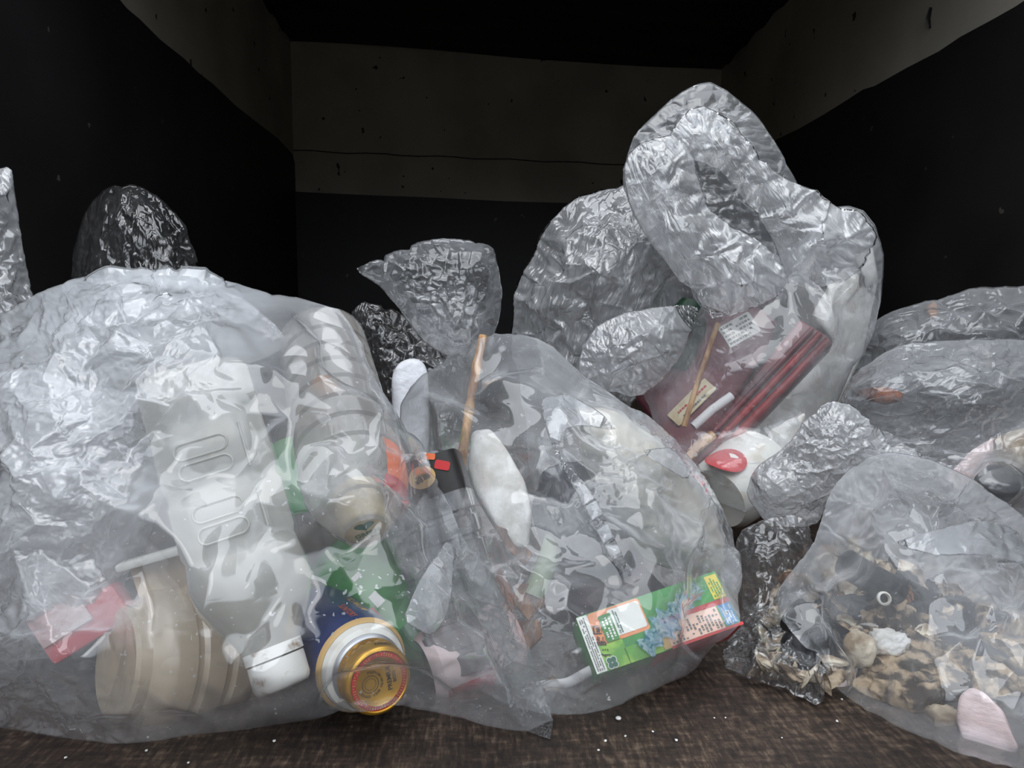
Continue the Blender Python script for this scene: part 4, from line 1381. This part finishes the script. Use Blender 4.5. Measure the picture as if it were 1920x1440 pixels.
# --- far right: things in the rear right bag
a, b = P(1862, 915, .60), P(1885, 890, .585)
t = empty('round_container', axis_frame(a, b), 'small black round container showing in the bag at the right edge', 'container')
grip(.016, 0, .016, t, M['rubber'])
IN_I.append(t)
t = empty('foam_chunk', Matrix.Translation(P(1905, 850, .63)), 'cream foam lump above the black round container at the right edge', 'foam chunk')
chunk('foam_body', (.05, .03, .05), M['foam_beige'], t, seed=61); IN_I.append(t)
t = empty('foam_chunk', Matrix.Translation(P(1835, 870, .66)), 'long pinkish foam piece left of the black round container at the right edge', 'foam chunk')
m2 = t.matrix_basis @ Matrix.Rotation(-.7, 4, 'Y'); t.matrix_basis = m2
chunk('foam_body', (.09, .02, .028), M['foam_pink'], t, seed=62, box=.4); IN_I.append(t)
t = empty('orange_scrap', Matrix.Translation(P(1747, 582, .86)), 'tiny orange scrap at the top of the rear right bag', 'scrap')
chunk('peel', (.016, .01, .022), M['orangepeel'], t, seed=63, sub=3)
t = empty('wood_scrap', Matrix.Translation(P(1650, 742, .72)), 'brown scrap peeping through the rear right bag', 'wood scrap')
chunk('fragment', (.05, .02, .02), M['redwood'], t, seed=64, sub=3); IN_I.append(t)

# --- crumbs on the bed
rdm = random.Random(12)
for k in range(34):
    x, y = rdm.uniform(-.24, .26), rdm.uniform(.365, .48)
    if k < 8: x, y = rdm.uniform(-.22, .22), rdm.uniform(.33, .40)
    s = rdm.choice((.0006, .0008, .0010, .0018 if k % 6 == 0 else .0009))
    o = chunk('crumb', (s * 2, s * 2, s * 1.2), M['foam'], None, seed=k, sub=2)
    o.location = (x, y, s * .6)
    tag(o, 'tiny white crumb lying on the worn dark truck bed', 'crumb', 'crumbs on the truck bed')

# ------------------------------------------------------------------ the bags
HAZY = film_material('hazy_polythene', tau=.17, rough=.10, scale=12, bump=.07, patchy=(2.4, .2, .4), dust=.5, turn=70, stretch=(1, 1, .3))
HAZY_R = film_material('dusty_polythene', tau=.145, rough=.10, scale=12, bump=.07, patchy=(2.4, .2, .4), dust=.4, turn=-35, stretch=(1, 1, .3))
CRINK = film_material('crinkled_polythene', tau=.24, tint=(.92, .94, .97), bump=.38, scale=50, rough=.09, spec=2.3, turn=-35, stretch=(1, 1, .16))
CRINK_L = film_material('streaky_polythene', tau=.24, tint=(.92, .94, .97), bump=.38, scale=50, rough=.09, spec=2.3, turn=20, stretch=(1, 1, .16))
WHITE = film_material('white_carrier_film', tau=.9, tint=(.92, .93, .96), bump=.3, scale=24, rough=.16, turn=80, stretch=(1, 1, .22))
CLEAR = film_material('clear_polythene', tau=.025, bump=.45, scale=36, rough=.07, spec=1.9, stretch=(1, 1, .3))
HFILM = film_material('tall_bag_polythene', tau=.13, rough=.09, scale=24, bump=.14, turn=-45, stretch=(1, 1, .3), patchy=(2.4, .2, .4), dust=.35)
FLAP = film_material('doubled_polythene', tau=.17, rough=.10, scale=12, bump=.06, patchy=(1.6, 0, .5), stretch=(1, 1, .3))
GREYF = film_material('grey_polythene', tau=.17, bump=.3, scale=28, rough=.12, turn=85, stretch=(1, 1, .22))
BLACKF = solid('black_polythene', rgb(38, 42, 54), .22, col2=rgb(22, 24, 32), scale=30, bump=.5, bscale=60)

K0 = dict(step=22, levels=3, bend=.04, smooth=1, iters=(80, 30, 16, 8), excess=(.06, .02, .008, .006))
def bag(name, label, cat, poly, mid, front, back, mat, contents=None, group=None, **kw):
    cc = Contents(contents) if contents else None
    o = make_film(name, poly, mid, front, back, mat, contents=cc, **{**K0, **kw})
    # origin at the foot of the bag
    me = o.data
    co = np.empty(len(me.vertices) * 3, np.float32); me.vertices.foreach_get('co', co); co = co.reshape(-1, 3)
    c = np.array([co[:, 0].mean(), co[:, 1].mean(), co[:, 2].min()], np.float32)
    co -= c; me.vertices.foreach_set('co', co.ravel()); me.update()
    if o.parent is None:
        o.location = Vector(c.tolist())
        tag(o, label, cat, group)
    else:
        o.location = Vector(c.tolist()) - o.parent.location
        if label: o['label'] = label
    return o

# scrunched white carrier bags inside the left front bag
W1 = bag('carrier_bag', 'scrunched white carrier bag across the top of the left front bag', 'plastic bag',
    [(50, 640), (90, 580), (160, 545), (260, 532), (380, 540), (470, 575), (520, 610), (548, 645), (500, 672), (430, 690), (330, 700), (200, 705), (100, 700)],
    .50, .05, .03, WHITE, seed=21, excess=(.14, .06, .03, .01), step=16, levels=3, aniso=(4, 3.5), width=70, floor=False, stretch_dir=(1, .05))
W2 = bag('carrier_bag', 'scrunched white carrier bag down the left side of the left front bag', 'plastic bag',
    [(-90, 720), (40, 700), (180, 735), (285, 745), (300, 850), (310, 920), (280, 1010), (235, 1090), (215, 1180), (120, 1230), (20, 1240), (-90, 1220)],
    .455, .045, .03, WHITE, seed=22, excess=(.14, .06, .03, .01), step=16, levels=3, aniso=(30, 3), width=80, floor=False)
IN_A += [W1, W2]
for o in (W1, W2): del o['loose_fit']

A_POLY = [(-140, 660), (0, 600), (70, 560), (150, 522), (200, 512), (300, 510), (370, 513), (500, 545), (600, 560), (655, 572), (700, 640), (722, 710), (750, 780), (800, 850), (862, 975), (925, 1080), (985, 1200), (1052, 1390), (985, 1370), (910, 1362), (840, 1340), (760, 1330), (600, 1355), (470, 1375), (240, 1402), (100, 1380), (-140, 1345)]
a_ = bag('rubbish_bag', 'large hazy rubbish bag full of plastic bottles at the front left', 'rubbish bag', A_POLY, .50, .13, .06, HAZY, IN_A,
    depth_pts=[(0, 600, .50), (300, 510, .53), (650, 580, .52), (860, 975, .47), (1050, 1390, .40), (0, 1380, .40)],
    gathers=[(700, 852, 150, .30), (-80, 760, 420, .12), (1052, 1390, 220, .10)], seed=3, aniso=(-22, 2.2), lump=.12, taut=[(640, 1180, 240), (600, 680, 150), (430, 950, 160), (330, 1230, 150), (800, 1020, 110)],
    step=44, levels=4, iters=(80, 34, 18, 10, 5), excess=(.07, .015, .005, .002, .001),
    layer_pts=[(100, 880, 170, 1.2), (250, 600, 160, .9), (660, 1120, 180, -.65), (600, 690, 110, -.6), (400, 1250, 150, -.5), (420, 900, 120, -.3), (580, 880, 50, .8)])
L_POLY = [(1352, 1246), (1380, 1150), (1372, 1070), (1385, 1000), (1450, 970), (1510, 965), (1530, 1060), (1530, 1200), (1560, 1290), (1545, 1318), (1480, 1296), (1410, 1275)]
bag('rubbish_bag', 'low clear bag of shards between the middle and front right bags', 'rubbish bag', L_POLY, .53, .03, .04, CLEAR, IN_L,
    seed=8, excess=(.12, .06, .03, .01), step=20, width=110)
F_POLY = [(742, 770), (770, 720), (800, 690), (860, 645), (925, 608), (1000, 625), (1050, 655), (1080, 690), (1105, 712), (1200, 765), (1260, 812), (1310, 870), (1350, 930), (1378, 990), (1392, 1080), (1386, 1180), (1300, 1270), (1180, 1325), (1100, 1345), (1000, 1338), (900, 1300), (820, 1150), (760, 950)]
# things pressed against the inside of the middle bag
bw = make_film('bubble_wrap', [(1060, 760), (1150, 760), (1250, 830), (1330, 930), (1365, 1020), (1360, 1080), (1290, 1080), (1210, 1060), (1150, 980), (1090, 880)], .495, .035, .02, M['wrap'],
    step=18, levels=2, seed=31, excess=(.05, .02, .01), iters=(60, 24, 12), width=70, floor=False)
# bubbles: rows of small domes
m_, n, l = new_mat('bubble_film')
M_BW = solid('dusty_bubble_wrap', rgb(206, 202, 190), .3, col2=rgb(164, 156, 140), scale=14, bump=.3)
nt = M_BW.node_tree
vor = nt.nodes.new('ShaderNodeTexVoronoi'); vor.inputs['Scale'].default_value = 85; vor.inputs['Randomness'].default_value = .25
tc_ = nt.nodes.new('ShaderNodeTexCoord'); nt.links.new(tc_.outputs['Object'], vor.inputs['Vector'])
bp_ = [x for x in nt.nodes if x.bl_idname == 'ShaderNodeBump'][0]
b2 = nt.nodes.new('ShaderNodeBump'); b2.invert = True; b2.inputs['Strength'].default_value = .55; b2.inputs['Distance'].default_value = .004
nt.links.new(vor.outputs['Distance'], b2.inputs['Height']); nt.links.new(b2.outputs[0], bp_.inputs['Normal'])
bw.data.materials.clear(); bw.data.materials.append(M_BW); bpy.data.materials.remove(m_)
del bw['loose_fit']
tag(bw, 'dusty grey bubble wrap filling the right of the middle bag', 'bubble wrap')
ds = make_film('plastic_sheet', [(1020, 880), (1100, 870), (1160, 930), (1210, 1050), (1190, 1110), (1100, 1120), (1030, 1060), (1000, 960)], .500, .03, .02, BLACKF,
    step=14, levels=2, seed=32, excess=(.2, .08, .03), iters=(60, 24, 12), width=60, floor=False)
del ds['loose_fit']
tag(ds, 'crumpled blue-black plastic sheet in the middle of the middle bag', 'plastic sheet')
cl = make_film('cloth_scrap', [(1080, 1060), (1200, 1050), (1260, 1110), (1240, 1180), (1100, 1200), (1060, 1140)], .50, .02, .02, M['purple'],
    step=14, levels=2, seed=33, excess=(.12, .05, .02), iters=(60, 24, 12), width=60, floor=False)
del cl['loose_fit']
tag(cl, 'dark purple cloth scrap just above the juice carton', 'cloth')
IN_F += [bw, ds, cl]
f_ = bag('rubbish_bag', 'hazy rubbish bag holding the bamboo stick and juice carton, front middle', 'rubbish bag', F_POLY, .56, .12, .06, HAZY_R, IN_F,
    depth_pts=[(925, 608, .58), (760, 760, .61), (1380, 1000, .53), (1300, 1270, .44), (900, 1250, .46)],
    gathers=[(1020, 745, 160, .14), (925, 606, 160, .12)], seed=4, aniso=(55, 2.4), lump=.12, taut=[(1230, 1160, 160), (940, 760, 150), (930, 950, 100)],
    step=40, levels=4, iters=(80, 34, 18, 10, 5), excess=(.05, .018, .008, .004, .002),
    layer_pts=[(1240, 1160, 110, -.6), (1200, 880, 120, .7), (900, 900, 70, -.3)])

G_POLY = [(1010, 985), (985, 760), (965, 640), (968, 600), (972, 570), (990, 520), (1010, 470), (1030, 425), (1060, 388), (1100, 366), (1160, 364), (1185, 340), (1240, 330), (1290, 380), (1300, 450), (1300, 560), (1285, 640), (1235, 700), (1170, 745), (1130, 980)]
g_ = bag('rubbish_bag', 'crumpled whitish rubbish bag at the centre back, left of the tall bag', 'rubbish bag', G_POLY, .84, .09, .08, CRINK_L,
    seed=5, step=36, levels=3, iters=(90, 40, 24, 10), excess=(.22, .09, .04, .02), aniso=(62, 5), smooth=1, gathers=[(1250, 380, 160, .3)], width=120)
bag('film_bulb', 'bright bulging lower fold', None, [(1082, 704), (1092, 655), (1120, 612), (1170, 590), (1240, 578), (1318, 572), (1290, 625), (1272, 668), (1238, 708), (1196, 746), (1130, 730)],
    .745, .03, .03, CRINK, seed=51, parent=g_, step=22, levels=3, iters=(60, 30, 18, 8), excess=(.08, .06, .03, .01), aniso=(-42, 5), gathers=[(1310, 575, 240, .35)], tether=.035, power=.9, width=60, floor=False, layers=1.6)

H_POLY = [(1195, 742), (1215, 690), (1262, 650), (1300, 590), (1325, 535), (1400, 505), (1480, 470), (1540, 400), (1612, 394), (1636, 420), (1656, 485), (1650, 560), (1640, 640), (1600, 720), (1540, 830), (1470, 930), (1400, 985), (1330, 960), (1240, 850)]
h_ = bag('rubbish_bag', 'tall rubbish bag with red lacquer ware and polystyrene, right of centre', 'rubbish bag', H_POLY, .76, .10, .10, HFILM, IN_H,
    seed=6, step=30, excess=(.07, .03, .015, .008), aniso=(-50, 3), taut=[(1380, 740, 190), (1500, 700, 120)], width=140, gathers=[(1480, 400, 220, .3)],
    layer_pts=[(1540, 450, 80, 1.2), (1400, 560, 60, .5)], floor=False)
# its slack neck, drawn up and folded over
bag('gathered_neck', 'see-through peak of the slack neck', None,
    [(1175, 330), (1185, 275), (1215, 240), (1262, 195), (1300, 158), (1325, 153), (1375, 185), (1420, 225), (1460, 290), (1485, 335), (1520, 400), (1540, 460), (1500, 520), (1410, 560), (1330, 596), (1300, 560), (1290, 510), (1240, 470), (1190, 400)],
    .755, .04, .05, GREYF, seed=61, parent=h_, step=30, levels=3, iters=(90, 40, 20, 8), excess=(.14, .08, .05, .02), aniso=(60, 3), width=120, floor=False,
    gathers=[(1305, 170, 200, .3)])
K1 = dict(smooth=1, step=30, levels=3, iters=(90, 40, 24, 10), excess=(.24, .11, .05, .02), floor=False, parent=h_)
bag('film_fold', 'loose fold hanging below the arch', None,
    [(1168, 325), (1185, 275), (1225, 262), (1262, 255), (1298, 290), (1308, 350), (1340, 410), (1400, 440), (1450, 480), (1480, 520), (1440, 560), (1380, 580), (1330, 592), (1312, 545), (1270, 520), (1215, 450), (1180, 390)],
    .69, .035, .03, CRINK, seed=62, aniso=(58, 6), width=80, **K1)
bag('film_fold', 'loose fold running down from the arch', None,
    [(1250, 262), (1290, 205), (1320, 196), (1370, 225), (1420, 290), (1470, 335), (1530, 362), (1558, 392), (1612, 396), (1640, 440), (1600, 510), (1530, 540), (1480, 530), (1460, 480), (1440, 420), (1390, 370), (1350, 315), (1300, 300)],
    .70, .035, .03, CRINK, seed=63, aniso=(40, 6), width=80, **K1)

# rear right heap
bag('rubbish_bag', 'slack grey rubbish bag lying behind at the right edge', 'rubbish bag',
    [(1560, 790), (1600, 660), (1640, 600), (1720, 575), (1800, 552), (1900, 548), (2040, 530), (2060, 760), (2040, 860), (1900, 860), (1760, 900), (1640, 900)],
    .84, .10, .08, GREYF, seed=71, step=22, excess=(.14, .05, .02, .01), aniso=(-8, 4), stretch_dir=(1, -.15), width=130, floor=False)
bag('rubbish_bag', 'crumpled rubbish bag with a black container showing, at the right edge', 'rubbish bag',
    [(1600, 700), (1680, 655), (1800, 640), (1900, 640), (2040, 650), (2080, 900), (2060, 1060), (1900, 1050), (1700, 1000), (1580, 900), (1560, 780)],
    .70, .09, .06, GREYF, IN_I, seed=72, step=22, excess=(.12, .05, .02, .01), aniso=(-12, 3.4), stretch_dir=(1, -.1), width=130, floor=False)

K_POLY = [(1446, 1120), (1500, 1060), (1540, 1010), (1556, 930), (1590, 872), (1660, 845), (1760, 870), (1850, 930), (1940, 990), (2080, 1080), (2120, 1300), (2080, 1480), (1920, 1450), (1840, 1440), (1800, 1425), (1690, 1375), (1600, 1330), (1540, 1280), (1490, 1210), (1450, 1160)]
mush = make_film('debris_mush', [(1500, 1075), (1600, 1035), (1740, 1085), (1850, 1130), (2000, 1180), (2020, 1310), (1900, 1300), (1790, 1310), (1720, 1345), (1640, 1310), (1540, 1250), (1470, 1180)], .50, .02, .02, M['debris'],
    depth_pts=[(1500, 1075, .56), (1850, 1130, .575), (2000, 1300, .51), (1640, 1320, .455), (1500, 1200, .51)],
    step=12, levels=2, seed=34, excess=(.5, .25, .10), iters=(60, 24, 12), width=50)
del mush['loose_fit']
tag(mush, 'mass of fine brown burnt debris filling the front right bag', 'debris', kind='stuff')
IN_K.append(mush)
k_ = bag('rubbish_bag', 'hazy rubbish bag of burnt debris and foam at the front right', 'rubbish bag', K_POLY, .50, .09, .07, HAZY_R, IN_K,
    depth_pts=[(1446, 1120, .49), (1660, 850, .54), (1940, 1000, .50), (1900, 1450, .37), (1600, 1330, .43)],
    seed=9, aniso=(35, 2.4), gathers=[(1930, 1030, 200, .2), (1600, 870, 160, .15)], lump=.12, taut=[(1640, 1230, 170), (1830, 1370, 120)],
    step=40, levels=4, iters=(80, 34, 18, 10, 5), excess=(.05, .018, .008, .004, .002),
    layer_pts=[(1760, 950, 160, .8), (1640, 1220, 120, -.4)])
bag('gathered_neck', 'bunched silvery neck', None,
    [(1396, 930), (1410, 880), (1470, 840), (1520, 790), (1545, 765), (1600, 770), (1640, 800), (1668, 840), (1740, 850), (1700, 880), (1600, 880), (1560, 940), (1530, 975), (1440, 985)],
    .57, .035, .04, CRINK, seed=91, parent=k_, step=14, excess=(.16, .08, .03, .01), aniso=(-5, 3.6), width=80, floor=False, stretch_dir=(1, 0))

# rear left, upright slack necks
bag('rubbish_bag', 'clear slack bag top standing up behind the large left bag', 'rubbish bag',
    [(110, 640), (135, 520), (142, 470), (165, 400), (195, 362), (228, 343), (290, 370), (335, 415), (358, 470), (372, 520), (400, 640), (410, 904), (100, 904)],
    1.0, .06, .05, CLEAR, seed=11, step=13, levels=2, iters=(80, 36, 18), aniso=(80, 3), excess=(.20, .10, .05), gathers=[(228, 343, 160, .3)], width=90)
bag('rubbish_bag', 'whitish slack bag top standing up at the left edge', 'rubbish bag',
    [(-90, 640), (-60, 400), (-20, 320), (22, 308), (32, 380), (42, 450), (48, 520), (64, 580), (60, 650)],
    .62, .03, .03, CRINK, seed=12, step=14, levels=2, iters=(80, 36, 18), aniso=(85, 4), excess=(.14, .08, .04), width=60, floor=False)
d_ = bag('rubbish_bag', 'dark clear bag with its neck gathered like a fan, behind the middle bag', 'rubbish bag',
    [(660, 590), (680, 566), (720, 580), (760, 600), (820, 640), (860, 640), (900, 680), (900, 960), (720, 960), (690, 700)],
    .84, .05, .05, CLEAR, seed=13, step=14, levels=2, iters=(80, 36, 18), excess=(.20, .10, .05), width=80)
bag('gathered_neck', 'fan-shaped gathered neck', None,
    [(668, 505), (700, 490), (770, 468), (820, 446), (860, 447), (925, 460), (932, 500), (938, 550), (930, 605), (905, 650), (870, 668), (835, 660), (790, 625), (755, 580), (720, 535)],
    .80, .035, .035, GREYF, seed=14, parent=d_, step=12, levels=2, iters=(80, 36, 18), aniso=(60, 3), excess=(.16, .09, .05), gathers=[(860, 665, 170, .5)], width=70, floor=False, layers=.7,
    layer_pts=[(820, 600, 40, 1.0)])
place_poly('foam_slab', [(733, 712), (740, 686), (762, 670), (790, 672), (803, 695), (806, 780), (800, 1020), (745, 1020)], .72, .035, solid('shiny_foam', rgb(226, 228, 234), .3, bump=.5, bscale=60),
           'shiny white foam piece standing between the left and middle bags', 'foam slab', None, bevel=.008)

# flaps of doubled film lying on the front bags
def flap(par, sur, poly, seed, label=None, mat=None, **kw):
    return bag('film_fold', label, None, poly, .45, .005, .0015, mat or FLAP, parent=par, on=sur, **{**dict(seed=seed, step=16, levels=2, iters=(40, 16, 8),
        excess=(.05, .02, .01), width=40, floor=False, tether=.05, lump=0, smooth=1), **kw})
SA = Contents([a_], step=8, loose=True)
flap(a_, SA, [(752, 1165), (786, 1085), (838, 1012), (852, 1020), (852, 1100), (838, 1162), (806, 1196)], 81, 'pale folded-over tab of film')
SF = Contents([f_], step=8, loose=True)
flap(f_, SF, [(1012, 745), (1065, 735), (1130, 775), (1160, 810), (1110, 800), (1060, 800), (1045, 850), (1110, 920), (1150, 1000), (1192, 1092), (1150, 1060), (1100, 960), (1030, 830)], 86, 'bright slanting crease of doubled film')
flap(f_, SF, [(1195, 845), (1260, 835), (1300, 880), (1290, 905), (1250, 880)], 88)
SK = Contents([k_], step=8, loose=True)
flap(k_, SK, [(1672, 1018), (1720, 1000), (1830, 972), (1900, 985), (1930, 1030), (1920, 1060), (1840, 1040), (1760, 1045), (1700, 1030)], 89, aniso=(0, 3))
